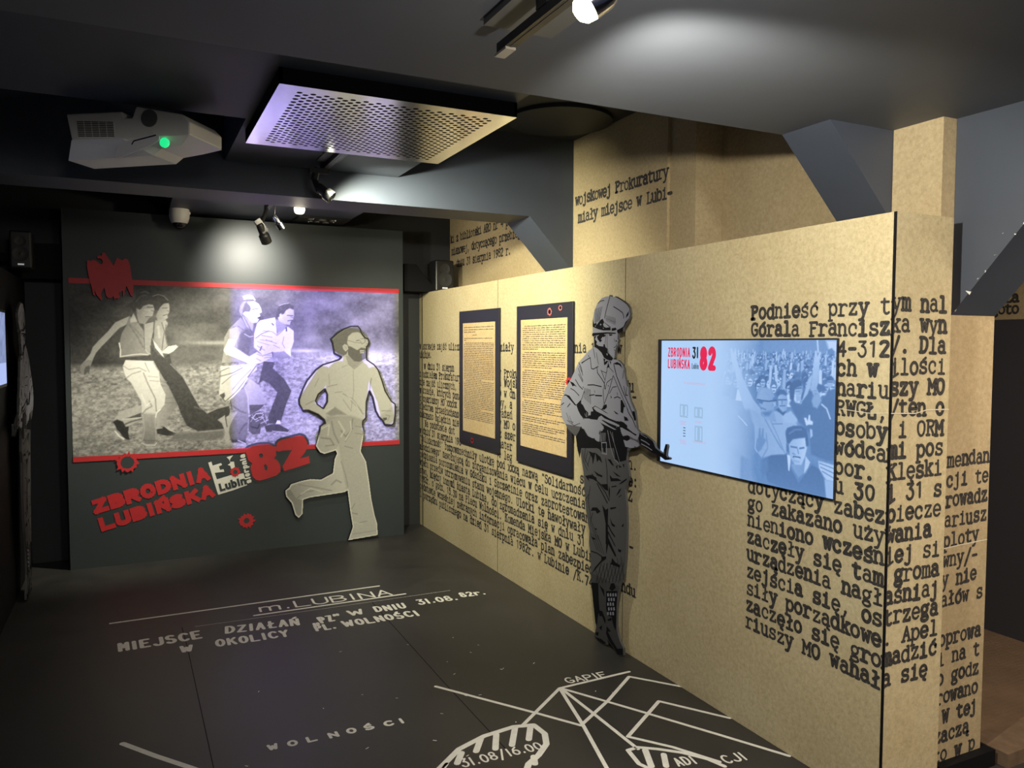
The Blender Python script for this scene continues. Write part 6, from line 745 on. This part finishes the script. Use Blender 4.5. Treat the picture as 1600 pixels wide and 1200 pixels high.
# ------------------------------------------------------------------ wall screen with the crowd picture
tv = thing('wall_screen', (2.274, 2.53, 1.04), 'flat screen on the papered partition showing a pale menu and a crowd', 'screen', 'wall screens')
MB().box(2.267, 2.2794, 2.008, 3.066, 1.040, 1.625).build('bezel', mat('screen_bezel', (0.014, 0.015, 0.02), .35), tv, bevel=.002)
us = np.arange(-3036, -2009, 2.9); vs = np.arange(1044, 1621, 2.6); U, V = np.meshgrid(us, vs); h_, w_ = len(vs), len(us)
fx = (U + 3036) / 1027; fz = (V - 1044) / 577
img = .40 + .12 * vnoise(h_, w_, 30, 30, 2)
paint(img, us, vs, [('p',0.5,18,[(-2370,1618),(-2007,1617),(-2006,1563),(-2369,1555)]),('p',0.9,12,[(-2057,1617),(-2007,1617),(-2005,1550),(-2033,1555)]),('p',0.42,6,[(-2053,1581),(-2030,1589),(-2016,1576),(-2023,1558),(-2046,1559)]),('s',0.95,6,6,[(-2097,1617),(-2092,1575)])])
c0, c1, c2, c3 = [(-2513,1562),(-2011,1568),(-2008,1468),(-2510,1445)]
rr = random.Random(8)
for row in range(13):
    t = row / 12.0; zc = c0[1] + (c3[1] - c0[1]) * t ** 1.15; r = 7 + 17 * t
    u = c0[0] - 60
    while u < c1[0] + 30:
        x, y = u + rr.uniform(-.4, .4) * r, zc + rr.uniform(-.5, .5) * r; hair = rr.uniform(.12, .5); face = rr.uniform(.62, .92)
        el = lambda cx, cy, a, b: [(cx + a * math.cos(q * .785), cy + b * math.sin(q * .785)) for q in range(8)]
        ls = [('p', rr.choice((.9, .35, .6, .25)), 3, [(x - r * 1.3, y - r * 3), (x - r * .9, y - r), (x + r * .9, y - r), (x + r * 1.3, y - r * 3)]), ('p', hair, 3, el(x, y + .15 * r, r * .8, r * 1.05)), ('p', face, 3, el(x + rr.uniform(-.15, .3) * r, y - .25 * r, r * .58, r * .72))]
        if r > 12: ls += [('s', .3, r * .22, 2, [(x - .3 * r, y - .08 * r), (x + .5 * r, y - .08 * r)]), ('s', .35, r * .18, 2, [(x - .1 * r, y - .6 * r), (x + .3 * r, y - .6 * r)])]
        if rr.random() < .16: ls.append(('s', rr.uniform(.65, .9), r * .6, 3, [(x, y - r), (x + rr.uniform(-.5, .5) * r, y + 2.6 * r)]))
        paint(img, us, vs, ls); u += r * rr.uniform(1.3, 2.0)
paint(img, us, vs, [('p',(0.8,0.66,'y'),6,[(-2561,1583),(-2553,1587),(-2539,1565),(-2533,1583),(-2524,1571),(-2521,1538),(-2494,1482),(-2459,1430),(-2421,1379),(-2379,1344),(-2370,1290),(-2435,1284),(-2478,1351),(-2514,1427),(-2533,1501),(-2556,1537)]),('p',(0.62,0.72,'x'),6,[(-2423,1337),(-2355,1310),(-2304,1340),(-2254,1338),(-2204,1320),(-2184,1294),(-2244,1270),(-2233,1190),(-2249,1173),(-2274,1173),(-2369,1148),(-2405,1176),(-2412,1273),(-2455,1335)]),('s',0.4,3.6,6,[(-2355,1307),(-2310,1251),(-2258,1194)]),('s',0.45,3.6,4.5,[(-2338,1324),(-2285,1247),(-2246,1183)]),('s',0.45,3.9,7.5,[(-2369,1141),(-2335,1191),(-2345,1247)]),('s',0.42,3.9,3,[(-2311,1289),(-2261,1294)]),('s',0.5,3.6,6,[(-2302,1242),(-2267,1199)]),('p',0.45,15,[(-2512,1330),(-2441,1336),(-2417,1272),(-2419,1180),(-2373,1141),(-2332,1069),(-2434,1057),(-2473,1101),(-2460,1162),(-2486,1232)]),('s',0.9,4.5,3,[(-2506,1304),(-2482,1289),(-2454,1269)]),('p',(0.66,0.56,'x'),6,[(-2396,1380),(-2381,1416),(-2350,1429),(-2318,1425),(-2294,1381),(-2297,1359),(-2309,1346),(-2292,1297),(-2354,1305),(-2379,1335),(-2371,1347),(-2388,1364)]),('p',0.35,6,[(-2314,1391),(-2287,1402),(-2287,1382),(-2301,1353),(-2313,1363),(-2310,1380)]),('s',0.15,5.4,3,[(-2396,1380),(-2364,1377),(-2333,1377),(-2294,1384)]),('p',0.3,4.5,[(-2392,1378),(-2364,1375),(-2370,1363),(-2388,1367)]),('s',0.3,4.8,6,[(-2375,1347),(-2351,1343)]),('p',0.36,12,[(-2371,1330),(-2316,1340),(-2331,1319),(-2355,1317)]),('p',0.7,4.5,[(-2313,1374),(-2298,1378),(-2294,1362),(-2307,1356)]),('p',(0.72,0.6,'x'),6,[(-2287,1404),(-2243,1413),(-2235,1385),(-2241,1346),(-2263,1339),(-2282,1360)]),('p',0.22,6,[(-2295,1412),(-2280,1427),(-2254,1427),(-2239,1413),(-2242,1404),(-2272,1411),(-2289,1396)]),('s',0.2,4.8,3,[(-2283,1386),(-2242,1389)]),('s',0.25,4.2,3,[(-2275,1363),(-2249,1365)]),('s',0.35,4.2,4.5,[(-2264,1386),(-2264,1372)]),('p',0.18,6,[(-2297,1347),(-2282,1354),(-2259,1339),(-2241,1346),(-2255,1325)]),('p',0.75,6,[(-2248,1334),(-2219,1348),(-2186,1320),(-2178,1307),(-2254,1300),(-2259,1322)]),('p',(0.3,0.26,'y'),9,[(-2227,1375),(-2213,1398),(-2194,1380),(-2169,1376),(-2129,1430),(-2114,1393),(-2084,1379),(-2042,1435),(-2007,1447),(-2003,1323),(-2175,1307)]),('p',0.3,9,[(-2184,1310),(-2139,1359),(-2009,1369),(-2006,1184),(-2040,1179),(-2115,1193),(-2125,1270),(-2156,1297)]),('p',(0.85,0.7,'y'),6,[(-2106,1578),(-2099,1579),(-2095,1559),(-2086,1576),(-2078,1573),(-2083,1543),(-2087,1485),(-2088,1432),(-2126,1430),(-2117,1484),(-2113,1532)]),('p',0.75,6,[(-2160,1401),(-2137,1473),(-2117,1495),(-2120,1463),(-2136,1419),(-2170,1379)]),('p',0.62,9,[(-2118,1393),(-2105,1421),(-2081,1422),(-2071,1396),(-2090,1366),(-2110,1372)]),('p',0.25,6,[(-2089,1459),(-2062,1452),(-2049,1437),(-2085,1424),(-2095,1442)]),('p',(0.8,0.6,'x'),4.5,[(-2207,1437),(-2171,1447),(-2160,1428),(-2167,1412),(-2192,1407),(-2205,1418)]),('p',0.18,6,[(-2229,1441),(-2208,1464),(-2183,1471),(-2165,1461),(-2168,1447),(-2200,1434),(-2205,1387),(-2224,1392)]),('s',0.2,4.5,3,[(-2200,1433),(-2168,1439)]),('p',0.7,6,[(-2195,1407),(-2170,1409),(-2166,1384),(-2180,1389),(-2191,1383)]),('s',0.4,3.6,3,[(-2196,1424),(-2178,1425)]),('p',0.7,4.5,[(-2050,1471),(-2037,1479),(-2021,1477),(-2020,1457),(-2033,1446),(-2046,1453)]),('p',0.2,4.5,[(-2056,1465),(-2050,1484),(-2031,1490),(-2018,1480),(-2021,1472),(-2043,1471)]),('s',0.25,4.2,3,[(-2046,1466),(-2024,1467)]),('s',0.9,6,4.5,[(-2070,1383),(-2047,1369),(-2030,1334)]),('p',0.92,4.5,[(-2153,1327),(-2142,1328),(-2134,1317),(-2130,1340),(-2123,1339),(-2122,1321),(-2109,1316),(-2110,1304),(-2129,1303),(-2141,1298)]),('p',0.8,4.5,[(-2123,1288),(-2112,1286),(-2109,1263),(-2120,1253)]),('p',0.85,6,[(-2080,1174),(-2004,1167),(-2004,1109),(-2042,1109),(-2076,1145)]),('s',0.4,3.9,3,[(-2073,1166),(-2007,1155)]),('s',0.4,3.9,3,[(-2069,1152),(-2006,1138)]),('s',0.4,3.9,3,[(-2061,1138),(-2006,1120)]),('p',0.75,6,[(-2049,1108),(-2005,1109),(-2002,1040),(-2040,1044)]),('p',(0.22,0.34,'y'),7.5,[(-2368,1135),(-2317,1164),(-2233,1178),(-2220,1136),(-2174,1082),(-2118,1157),(-2076,1145),(-2053,1113),(-2043,1044),(-2271,1047),(-2331,1057)]),('p',0.36,15,[(-2368,1135),(-2334,1152),(-2332,1101),(-2358,1065),(-2372,1096)]),('p',(0.6,0.5,'x'),6,[(-2212,1141),(-2149,1165),(-2136,1124),(-2174,1097),(-2207,1132)]),('p',0.92,4.5,[(-2233,1178),(-2213,1175),(-2219,1115),(-2225,1117)]),('p',0.85,4.5,[(-2141,1184),(-2118,1163),(-2136,1121),(-2147,1116)]),('s',0.45,4.2,4.5,[(-2212,1141),(-2172,1081),(-2114,1154)]),('p',(0.7,0.88,'x'),6,[(-2226,1222),(-2206,1240),(-2171,1247),(-2143,1253),(-2135,1215),(-2145,1177),(-2160,1148),(-2192,1144),(-2216,1168),(-2225,1198)]),('p',0.2,6,[(-2243,1258),(-2236,1280),(-2204,1292),(-2164,1295),(-2140,1286),(-2132,1260),(-2127,1225),(-2139,1220),(-2145,1253),(-2175,1248),(-2206,1240),(-2224,1220),(-2234,1221)]),('s',0.45,4.5,7.5,[(-2223,1260),(-2195,1278),(-2164,1281)]),('p',0.28,6,[(-2238,1218),(-2226,1216),(-2221,1186),(-2237,1190)]),('s',0.3,6.6,3,[(-2214,1211),(-2185,1210)]),('s',0.3,6.6,3,[(-2170,1209),(-2150,1214)]),('s',0.15,7.2,3,[(-2200,1173),(-2169,1174)]),('s',0.95,3.6,3,[(-2196,1170),(-2172,1170)]),('s',0.45,4.5,3,[(-2181,1206),(-2175,1189)]),('s',0.4,3.9,3,[(-2205,1186),(-2193,1183)]),('s',0.6,4.5,6,[(-2200,1158),(-2172,1157)]),('p',0.48,6,[(-2406,1208),(-2389,1226),(-2385,1266),(-2376,1266),(-2373,1231),(-2367,1267),(-2359,1267),(-2358,1230),(-2344,1222),(-2370,1180),(-2392,1164),(-2406,1182)]),('s',0.8,3.6,3,[(-2402,1215),(-2406,1182),(-2392,1167)])])
img = img + .05 * (vnoise(h_, w_, 3, 3, 5, 2, .8) - .5)
fade = np.clip((fx - .33 + .05 * (vnoise(h_, w_, 40, 40, 6) - .5)) / .30, 0, 1) ** .9
fade = np.maximum(fade, np.clip((fx - .48) / .06, 0, 1) * np.clip((.35 - fz) / .2, 0, 1) * .9)
img = np.clip(img * fade + (1 - fade) * (.93 + .04 * (fx - .3)), 0, 1)
lut = lambda a, b, c: np.interp(img, [0, .45, .8, 1], [a[0], a[1], a[2], a[3]])
rgb = np.stack([np.interp(img, [0, .45, .8, 1], [.030, .13, .34, .60]), np.interp(img, [0, .45, .8, 1], [.085, .27, .52, .76]), np.interp(img, [0, .45, .8, 1], [.24, .55, .84, 1.0])], -1)
tint = (1 - fade)[..., None]; rgb = rgb * (1 - tint) + tint * np.array([.42, .62, .92]) * (1 + .12 * np.clip(.25 - fx, 0, 1)[..., None])
M_SCR = print_mat('screen_picture', True, 1.0, .12, .5)
FT = Frame((2.267, 0, 0), (0, -1, 0), (0, 0, 1), (-1, 0, 0))
print_mesh('screen_display', FT, us / 1000, vs / 1000, rgb, .0008, M_SCR, tv)
M_EP = mat('screen_pink', (.02, 0, .01), .4, emit=(.85, .02, .09), estr=.9); M_EB = mat('screen_black', (.005, .005, .01), .4); M_EF = mat('screen_faint', (.05, .06, .07), .4, emit=(.62, .42, .62), estr=.9); M_EI = mat('screen_icon', (.04, .05, .06), .4, emit=(.32, .50, .72), estr=.95); M_EG = mat('screen_grey', (.02, .03, .04), .4, emit=(.06, .12, .2), estr=.8)
def at(px): return (-3.036 + px[0] * 1.027, 1.044 + px[1] * .577)          # fractions of the picture
lg = MB(); hand_text(lg, FT, 'ZBRODNIA', at((.050, .865)), at((.208, .865)), .044, .0065, .002, gap=.16); hand_text(lg, FT, 'LUBIŃSKA', at((.050, .772)), at((.208, .772)), .044, .0065, .002, gap=.16)
hand_text(lg, FT, '82', at((.272, .765)), at((.378, .765)), .108, .025, .002, gap=.06)
lg.cur = 1; hand_text(lg, FT, '31', at((.222, .858)), at((.264, .858)), .052, .009, .002, gap=.2)
lg.cur = 2; hand_text(lg, FT, 'Lubin', at((.220, .775)), at((.266, .775)), .026, .004, .002, gap=.2)
for k in range(4): p = at((.168, .24 + k * .022)); lg.stroke(FT, [p, (p[0] + .014, p[1])], .004, .002)
lg.cur = 3
for a, b_, c in ((.17, .31, .655), (.145, .185, .345), (.25, .29, .36), (.145, .19, .195), (.235, .325, .205), (.15, .185, .325), (.15, .19, .175)):
    u = a
    while u < b_: p = at((u, c)); lg.stroke(FT, [p, (p[0] + .004, p[1] + .008)], .003, .002); u += .009
lg.cur = 4
for a, b_, c, d in ((.145, .195, .395, .485), (.245, .295, .405, .475), (.25, .295, .22, .33)):
    p, q = at((a, c)), at((b_, d)); lg.stroke(FT, [p, (q[0], p[1]), q, (p[0], q[1]), p], .008, .0018); lg.stroke(FT, [((p[0] + q[0]) / 2, p[1] + .01), ((p[0] + q[0]) / 2, q[1] - .01)], .018, .0018)
lg.build('screen_graphics', [M_EP, M_EB, M_EG, M_EF, M_EI], tv, fix=False)  # logo, menu lettering, bars and icons in one mesh

# screen at the far left edge of the view
ts = thing('wall_screen', (-0.66, 4.37, 1.355), 'bright screen on the dark left wall, cut by the picture edge', 'screen', 'wall screens')
MB().box(-0.679, -0.64, 3.5, 5.235, 1.355, 1.785).build('bezel', M_PLASTIC, ts, bevel=.003)
us = np.arange(-5215, -3525, 9.0); vs = np.arange(1373, 1770, 6.0); h_, w_ = len(vs), len(us); U, V = np.meshgrid(us, vs)
img = .55 + .5 * (vnoise(h_, w_, 10, 10, 3) - .5); fz = (V - 1373) / 397
img = np.where(fz < .3, .95, np.clip(img, .15, 1))
print_mesh('screen_display', Frame((-0.64, 0, 0), (0, -1, 0), (0, 0, 1), (1, 0, 0)), us / 1000, vs / 1000, np.stack([img * .45, img * .55, img * .95], -1), .001, M_SCR, ts)

# ------------------------------------------------------------------ perforated steel air panel under the duct casing
gp = thing('ceiling_vent_panel', (0.937, 3.28, 2.558), 'square perforated steel air panel in a black frame hanging under the ceiling casing', 'ceiling vent')
mb = MB()
x0, x1, y0, y1 = .478, 1.396, 2.832, 3.728
for a in ((x0, x0 + .012, y0, y1), (x1 - .012, x1, y0, y1), (x0, x1, y0, y0 + .012), (x0, x1, y1 - .012, y1)): mb.box(*a, 2.502, 2.5575)
mb.build('housing', M_BLACK, gp)
MB().box(x0 + .02, x1 - .02, y0 + .02, y1 - .02, 2.53, 2.535).build('dark_interior', M_BLACK, gp)
# plate with round holes: every cell is a square ring around an octagonal hole
NX, NY = 32, 38; mx, my = .07, .06
mb = MB(); cw, ch = (x1 - x0 - 2 * mx) / NX, (y1 - y0 - 2 * my) / NY; z_ = 2.5
grid = {}
def V_(x, y):
    k = (round(x, 5), round(y, 5))
    if k not in grid: grid[k] = len(mb.v); mb.v.append(Vector((x, y, z_)))
    return grid[k]
for i in range(NX):
    for j in range(NY):
        a, b = x0 + mx + i * cw, y0 + my + j * ch; cx, cy = a + cw / 2, b + ch / 2
        if (i + j) % 2 == 0 or False:
            rim = [V_(a + cw * s, b + ch * t) for s, t in ((0, 0), (1, 0), (1, 1), (0, 1))]; hol = []
            for k in range(12):
                an = math.radians(-135 + 30 * k); hol.append(len(mb.v)); mb.v.append(Vector((cx + (cw * .44) * math.cos(an), cy + (ch * .50) * math.sin(an), z_)))
            for s in range(4):
                mb.f.append((rim[s], rim[(s + 1) % 4], hol[(3 * s + 3) % 12], hol[(3 * s + 2) % 12], hol[(3 * s + 1) % 12], hol[3 * s]))
        else: mb.f.append(tuple(V_(a + cw * s, b + ch * t) for s, t in ((0, 0), (1, 0), (1, 1), (0, 1))))
for a in ((x0, x0 + mx, y0, y1), (x1 - mx, x1, y0, y1), (x0 + mx, x1 - mx, y0, y0 + my), (x0 + mx, x1 - mx, y1 - my, y1)):
    mb.f.append(tuple(V_(*p) for p in ((a[0], a[2]), (a[1], a[2]), (a[1], a[3]), (a[0], a[3]))))
mb.build('perforated_plate', M_STEEL, gp, fix=False)

# ------------------------------------------------------------------ video projector in the high bay
prj = thing('video_projector', (0.0, 3.8, 2.9), 'white video projector with a green glowing lens, hung in the dark ceiling bay', 'projector')
CAMV = CAM_LOC
nrm = Vector((.585, .811, 0)).normalized(); d0 = nrm.dot(Vector((-.207, 3.67, 0)))
ex = Vector((.811, -.585, 0)).normalized()
FJ = Frame(nrm * d0, tuple(ex), (0, 0, 1), tuple(-nrm))          # front face of the body: along, up, towards the visitor
PJ_F = [(-2.3319, 2.5261), (-2.0816, 2.5243), (-2.0709, 2.4986), (-2.0369, 2.4971), (-2.0189, 2.5413), (-1.819, 2.5018), (-1.7866, 2.4706), (-1.7877, 2.4186), (-2.3089, 2.4179)]
PJ_T = [(-2.3088, 2.4205), (-2.0843, 2.4187), (-1.9096, 2.4188), (-1.7877, 2.4186)]
PJ_L = [(-2.3951, 2.3613), (-2.0027, 2.3673), (-1.9676, 2.3918), (-1.8758, 2.4035)]
PJ_VENT = [(-2.2765, 2.4319), (-2.1126, 2.4249), (-2.1167, 2.4856), (-2.2834, 2.4958)]
PJ_V = (0, 0)
PJ_C = (-1.9583, 2.4909)
PJ_S = [(-2.1147, 2.3441), (-2.0966, 2.3838), (-2.0562, 2.4049), (-1.9428, 2.4352), (-1.9152, 2.419), (-1.9155, 2.4041), (-1.9439, 2.3877), (-2.0977, 2.3384)]
PJ_K = [(-2.0339, 2.3914), (-2.0251, 2.4036), (-1.9291, 2.4221)]
PJ_G = (-1.8962, 2.3933)
zsh = lambda pts, n: [FJ(u, v, n) for u, v in pts]
MB().prism(zsh(PJ_F, 0), zsh(PJ_F, -.24)).build('body', M_WHITEPL, prj, bevel=.006)
lip = [PJ_F[-1]] + PJ_F[-3:-1][::-1]
mb = MB(); n = len(PJ_L)
top_ = [FJ(u, v, .001) for u, v in PJ_T]; bot_ = [FJ(u, v, -.085) for u, v in PJ_L]; bk = [FJ(u, v, -.24) for u, v in PJ_L]; tb = [FJ(u, v, -.24) for u, v in PJ_T]
mb.add(top_ + bot_, [(i, (i + 1), n + i + 1, n + i) for i in range(n - 1)]); mb.add(bot_ + bk, [(i, (i + 1), n + i + 1, n + i) for i in range(n - 1)])
mb.add([top_[0], bot_[0], bk[0], tb[0], top_[-1], bot_[-1], bk[-1], tb[-1]], [(0, 1, 2, 3), (4, 5, 6, 7)])
mb.build('lower_shell', M_WHITEPL, prj)
ue, ve = PJ_V
mb = MB(); mb.plate(FJ, PJ_VENT, .0005, .002)
vg = mb.build('vent_frame', M_WHITEPL, prj)
mb = MB()
for i in range(9):
    for j in range(5):
        s0, s1, t0, t1 = j / 5 + .008, (j + 1) / 5 - .008, i / 9 + .02, (i + 1) / 9 - .035
        q = []
        for s, t in ((s0, t0), (s1, t0), (s1, t1), (s0, t1)):
            a = [PJ_VENT[0][k] * (1 - s) + PJ_VENT[1][k] * s for k in (0, 1)]; b = [PJ_VENT[3][k] * (1 - s) + PJ_VENT[2][k] * s for k in (0, 1)]
            q.append(FJ(a[0] * (1 - t) + b[0] * t, a[1] * (1 - t) + b[1] * t, .003))
        mb.poly(q)
mb.build('vent_slots', M_BLACK, vg, fix=False)
MB().cyl(FJ(*PJ_C, -.002), FJ(*PJ_C, .004), .034, n=24).build('round_disc', M_GREYPL, prj)
M_SWOOSH = mat('projector_shell_light', (.72, .72, .74), .35)
MB().plate(FJ, PJ_S, .002, .006).build('lens_hood', M_SWOOSH, prj)
mb = MB().stroke(FJ, PJ_K, .005, .0075); mb.build('hood_gap', M_BLACK, prj, fix=False)
lz = FJ(*PJ_G, .006)
MB().lathe(lz + nrm * .012, tuple(-nrm), [(.019, 0), (.019, .01), (.015, .014), (.008, .017), (0, .018)]).build('lens', mat('green_lens_glow', (.01, .2, .06), .1, emit=(.02, .9, .30), estr=.9), prj, smooth=True)
for u in (-.19, -.05, .08): 
    p = FJ(u, 2.52, -.12); MB().cyl(p, (p.x, p.y, 2.75), .022).build('mount_post', M_WHITEPL, prj, smooth=True)
p = FJ(-.05, 2.75, -.12); MB().obox(p, ex, nrm, (0, 0, 1), .19, .07, .02).cyl(p, (p.x, p.y, 2.9), .03).build('ceiling_mount', M_GREYPL, prj)
pts = [FJ(-.30 + .03 * k, 2.60 - .045 * math.sin(math.pi * k / 10), .03) for k in range(11)]
MB().tube(pts, .005).build('cable', M_PLASTIC, prj, smooth=True)

# ------------------------------------------------------------------ track spots
def head(mb, p, d, r=.03, L_=.10):
    p, d = Vector(p), Vector(d).normalized()
    mb.lathe(p, d, [(0, 0), (r * .55, 0), (r * .7, L_ * .12), (r * .75, L_ * .55), (r, L_ * .62), (r, L_), (r * .86, L_), (r * .8, L_ * .7)])
def disc(mb, p, d, r, h): 
    p, d = Vector(p), Vector(d).normalized(); mb.lathe(p, d, [(r, h - .004), (r * .9, h), (0, h + .002)])
M_BULB = mat('lamp_glass_glow', (.9, .85, .7), .3, emit=(1.0, .86, .55), estr=22.0)
M_BULBD = mat('lamp_glass_dim', (.9, .85, .7), .3, emit=(1.0, .92, .72), estr=1.6)
def rail(t, x, y0, y1, z0, z1, w=.03): MB().box(x - w / 2, x + w / 2, y0, y1, z0, z1).box(x - w / 2 + .011, x + w / 2 - .011, y0 + .01, y1 - .01, z0 - .001, z0 + .002).build('rail', M_PLASTIC, t)

t1 = thing('track_light', (.852, 1.2, 2.4), 'track spotlight with a brightly glowing lamp under the near ceiling', 'track light', 'ceiling track lights')
rail(t1, .852, .4, 1.815, 2.33, 2.352)
MB().box(.795, .985, 1.35, 1.80, 2.384, 2.3995).build('mounting_plate', M_GREYPL, t1)
MB().box(.835, .869, 1.55, 1.60, 2.352, 2.384).build('rail_clip', M_PLASTIC, t1)
MB().box(.838, .866, 1.765, 1.83, 2.324, 2.330).build('end_cap', mat('end_cap_beige', (.42, .38, .32), .4), t1)
mb = MB().cyl((.852, 1.32, 2.33), (.915, 1.33, 2.345), .008); mb.lathe((.925, 1.364, 2.355), (-.42, .28, -.35), [(0, -.02), (.016, -.02), (.022, .03), (.036, .06), (.036, .10), (.030, .10)]); h1 = mb.build('lamp_head', M_CHROME, t1, smooth=True)
mb = MB(); mb.lathe((.881, 1.392, 2.318), (-.42, .28, -.42), [(.030, .02), (.031, .04), (.026, .058), (.014, .068), (0, .071)]); mb.build('lamp_glass', M_BULB, h1, smooth=True)

t2 = thing('track_light', (.93, 4.1, 2.558), 'black track spotlight behind the perforated vent panel, aimed at the documents', 'track light', 'ceiling track lights')
rail(t2, .945, 3.74, 4.28, 2.525, 2.5575)
MB().box(.885, 1.00, 3.80, 4.16, 2.552, 2.5579).build('mounting_plate', M_GREYPL, t2)
mb = MB().cyl((.90, 4.22, 2.53), (.885, 4.22, 2.46), .018).cyl((.885, 4.22, 2.47), (.905, 4.19, 2.40), .016).box(.86, .96, 4.2, 4.24, 2.50, 2.526); h2 = mb.build('bracket', M_PLASTIC, t2, smooth=True)
mb = MB(); head(mb, (.895, 4.20, 2.432), (.62, -.30, -.55), .034, .10); hh = mb.build('lamp_head', M_PLASTIC, t2, smooth=True)
mb = MB(); disc(mb, (.895, 4.20, 2.432), (.62, -.30, -.55), .026, .085); mb.build('lamp_glass', M_BULBD, hh, smooth=True)

t3 = thing('track_light', (.86, 5.3, 2.558), 'short track with one dark and one chrome spot, in front of the banner', 'track light', 'ceiling track lights')
rail(t3, .85, 4.95, 5.62, 2.515, 2.545)
MB().box(.73, .97, 5.0, 5.07, 2.546, 2.5579).build('mounting_plate', M_PLASTIC, t3)
MB().cyl((.85, 5.03, 2.545), (.85, 5.03, 2.5579), .01).build('rail_clip', M_PLASTIC, t3)
mb = MB().cyl((.85, 5.60, 2.52), (.80, 5.52, 2.40), .013); mb.obox((.80, 5.52, 2.39), (.6, .2, -.75), (0, 1, 0), (.75, 0, .6), .05, .02, .022); ba = mb.build('bracket', M_PLASTIC, t3, smooth=True)
mb = MB(); head(mb, (.785, 5.50, 2.405), (.40, .55, -.75), .036, .15); mb.build('lamp_head', M_PLASTIC, t3, smooth=True)
mb = MB().cyl((.85, 5.25, 2.52), (.845, 5.25, 2.425), .004); head(mb, (.838, 5.25, 2.428), (.42, .12, -.62), .026, .10); hc = mb.build('lamp_head', M_CHROME, t3, smooth=True)
mb = MB(); disc(mb, (.838, 5.25, 2.428), (.42, .12, -.62), .022, .097); mb.build('lamp_glass', M_BULBD, hc, smooth=True)
sp = thing('ceiling_spot', (.985, 5.15, 2.558), 'small round ceiling spot with a lit glass, beside the track in front of the banner', 'ceiling spot')
MB().cyl((.985, 5.15, 2.5579), (.985, 5.15, 2.475), .036).build('lamp_body', M_PLASTIC, sp, smooth=True)
MB().lathe((.985, 5.15, 2.475), (0, 0, -1), [(.034, 0), (.036, .016), (.03, .034), (.018, .042), (0, .044)]).build('lamp_glass', M_BULBD, sp, smooth=True)

# plate with small fittings in the rear casing
vp = thing('ceiling_fitting', (1.33, 6.1, 2.558), 'flat dark ceiling plate with small shiny screws and grilles above the banner', 'ceiling plate')
MB().box(1.14, 1.53, 5.99, 6.24, 2.545, 2.5579).build('plate', M_PLASTIC, vp)
for i, (x, y, r) in enumerate(((1.24, 6.05, .022), (1.33, 6.06, .03), (1.41, 6.06, .022), (1.31, 6.16, .018), (1.38, 6.17, .025), (1.26, 6.15, .014))):
    MB().cyl((x, y, 2.545), (x, y, 2.538), r).build('round_grille', M_GREYPL, vp, smooth=True)
for x, y in ((1.255, 6.03), (1.425, 6.04), (1.36, 6.17), (1.43, 6.13), (1.25, 6.18)): MB().lathe((x, y, 2.545), (0, 0, -1), [(.008, 0), (.007, .005), (0, .007)], n=10).build('screw', M_CHROME, vp, smooth=True)

# ------------------------------------------------------------------ dome camera
cc = thing('dome_camera', (.325, 6.12, 2.558), 'white dome security camera under the ceiling casing above the banner', 'security camera')
MB().lathe((.325, 6.12, 2.558), (0, 0, -1), [(.066, 0), (.068, .012), (.068, .055), (.060, .088), (.050, .100)]).build('housing', mat('camera_white', (.72, .70, .66), .4), cc, smooth=True)
MB().lathe((.325, 6.12, 2.460), (0, 0, -1), [(.047, 0), (.044, .018), (.030, .036), (0, .044)]).build('dome', mat('dark_dome', (.008, .008, .01), .08), cc, smooth=True)
MB().box(.375, .398, 6.10, 6.14, 2.525, 2.54).build('latch', M_WHITEPL, cc)

# ------------------------------------------------------------------ loudspeakers
M_CONE = mat('speaker_cone', (.022, .022, .022), .6)
def speaker(x0, x1, y0, y1, z0, z1, label, wallx):
    t = thing('loudspeaker', ((x0 + x1) / 2, (y0 + y1) / 2, z0), label, 'loudspeaker', 'loudspeakers')
    MB().box(x0, x1, y0, y1, z0, z1).build('cabinet', M_PLASTIC, t, bevel=.012)
    cx, h = (x0 + x1) / 2, z1 - z0; w = x1 - x0
    MB().lathe((cx, y0, z0 + h * .72), (0, -1, 0), [(w * .28, 0), (w * .27, .006), (w * .20, .004), (w * .12, .001), (0, .004)]).build('tweeter', M_CONE, t, smooth=True)
    MB().lathe((cx, y0, z0 + h * .38), (0, -1, 0), [(w * .38, 0), (w * .37, .007), (w * .29, .005), (w * .12, .001), (0, .006)]).build('woofer', M_CONE, t, smooth=True)
    MB().box(cx - w * .14, cx + w * .14, y0 - .003, y0, z0 + h * .09, z0 + h * .13).build('badge', mat('badge_white_glow', (.7, .7, .7), .4, emit=(.8, .85, .9), estr=.25), t)  # badge given a faint glow of its own
    return t
s1 = speaker(2.30, 2.465, 6.2, 6.36, 2.0425, 2.305, 'black loudspeaker standing on top of the papered partition in the far corner', None)
s2 = speaker(-.70, -.575, 6.0, 6.18, 2.085, 2.33, 'black loudspeaker held on a bracket high at the dark left wall', None)
MB().box(-.97, -.68, 6.08, 6.12, 2.15, 2.19).build('wall_bracket', M_BLACK, s2)
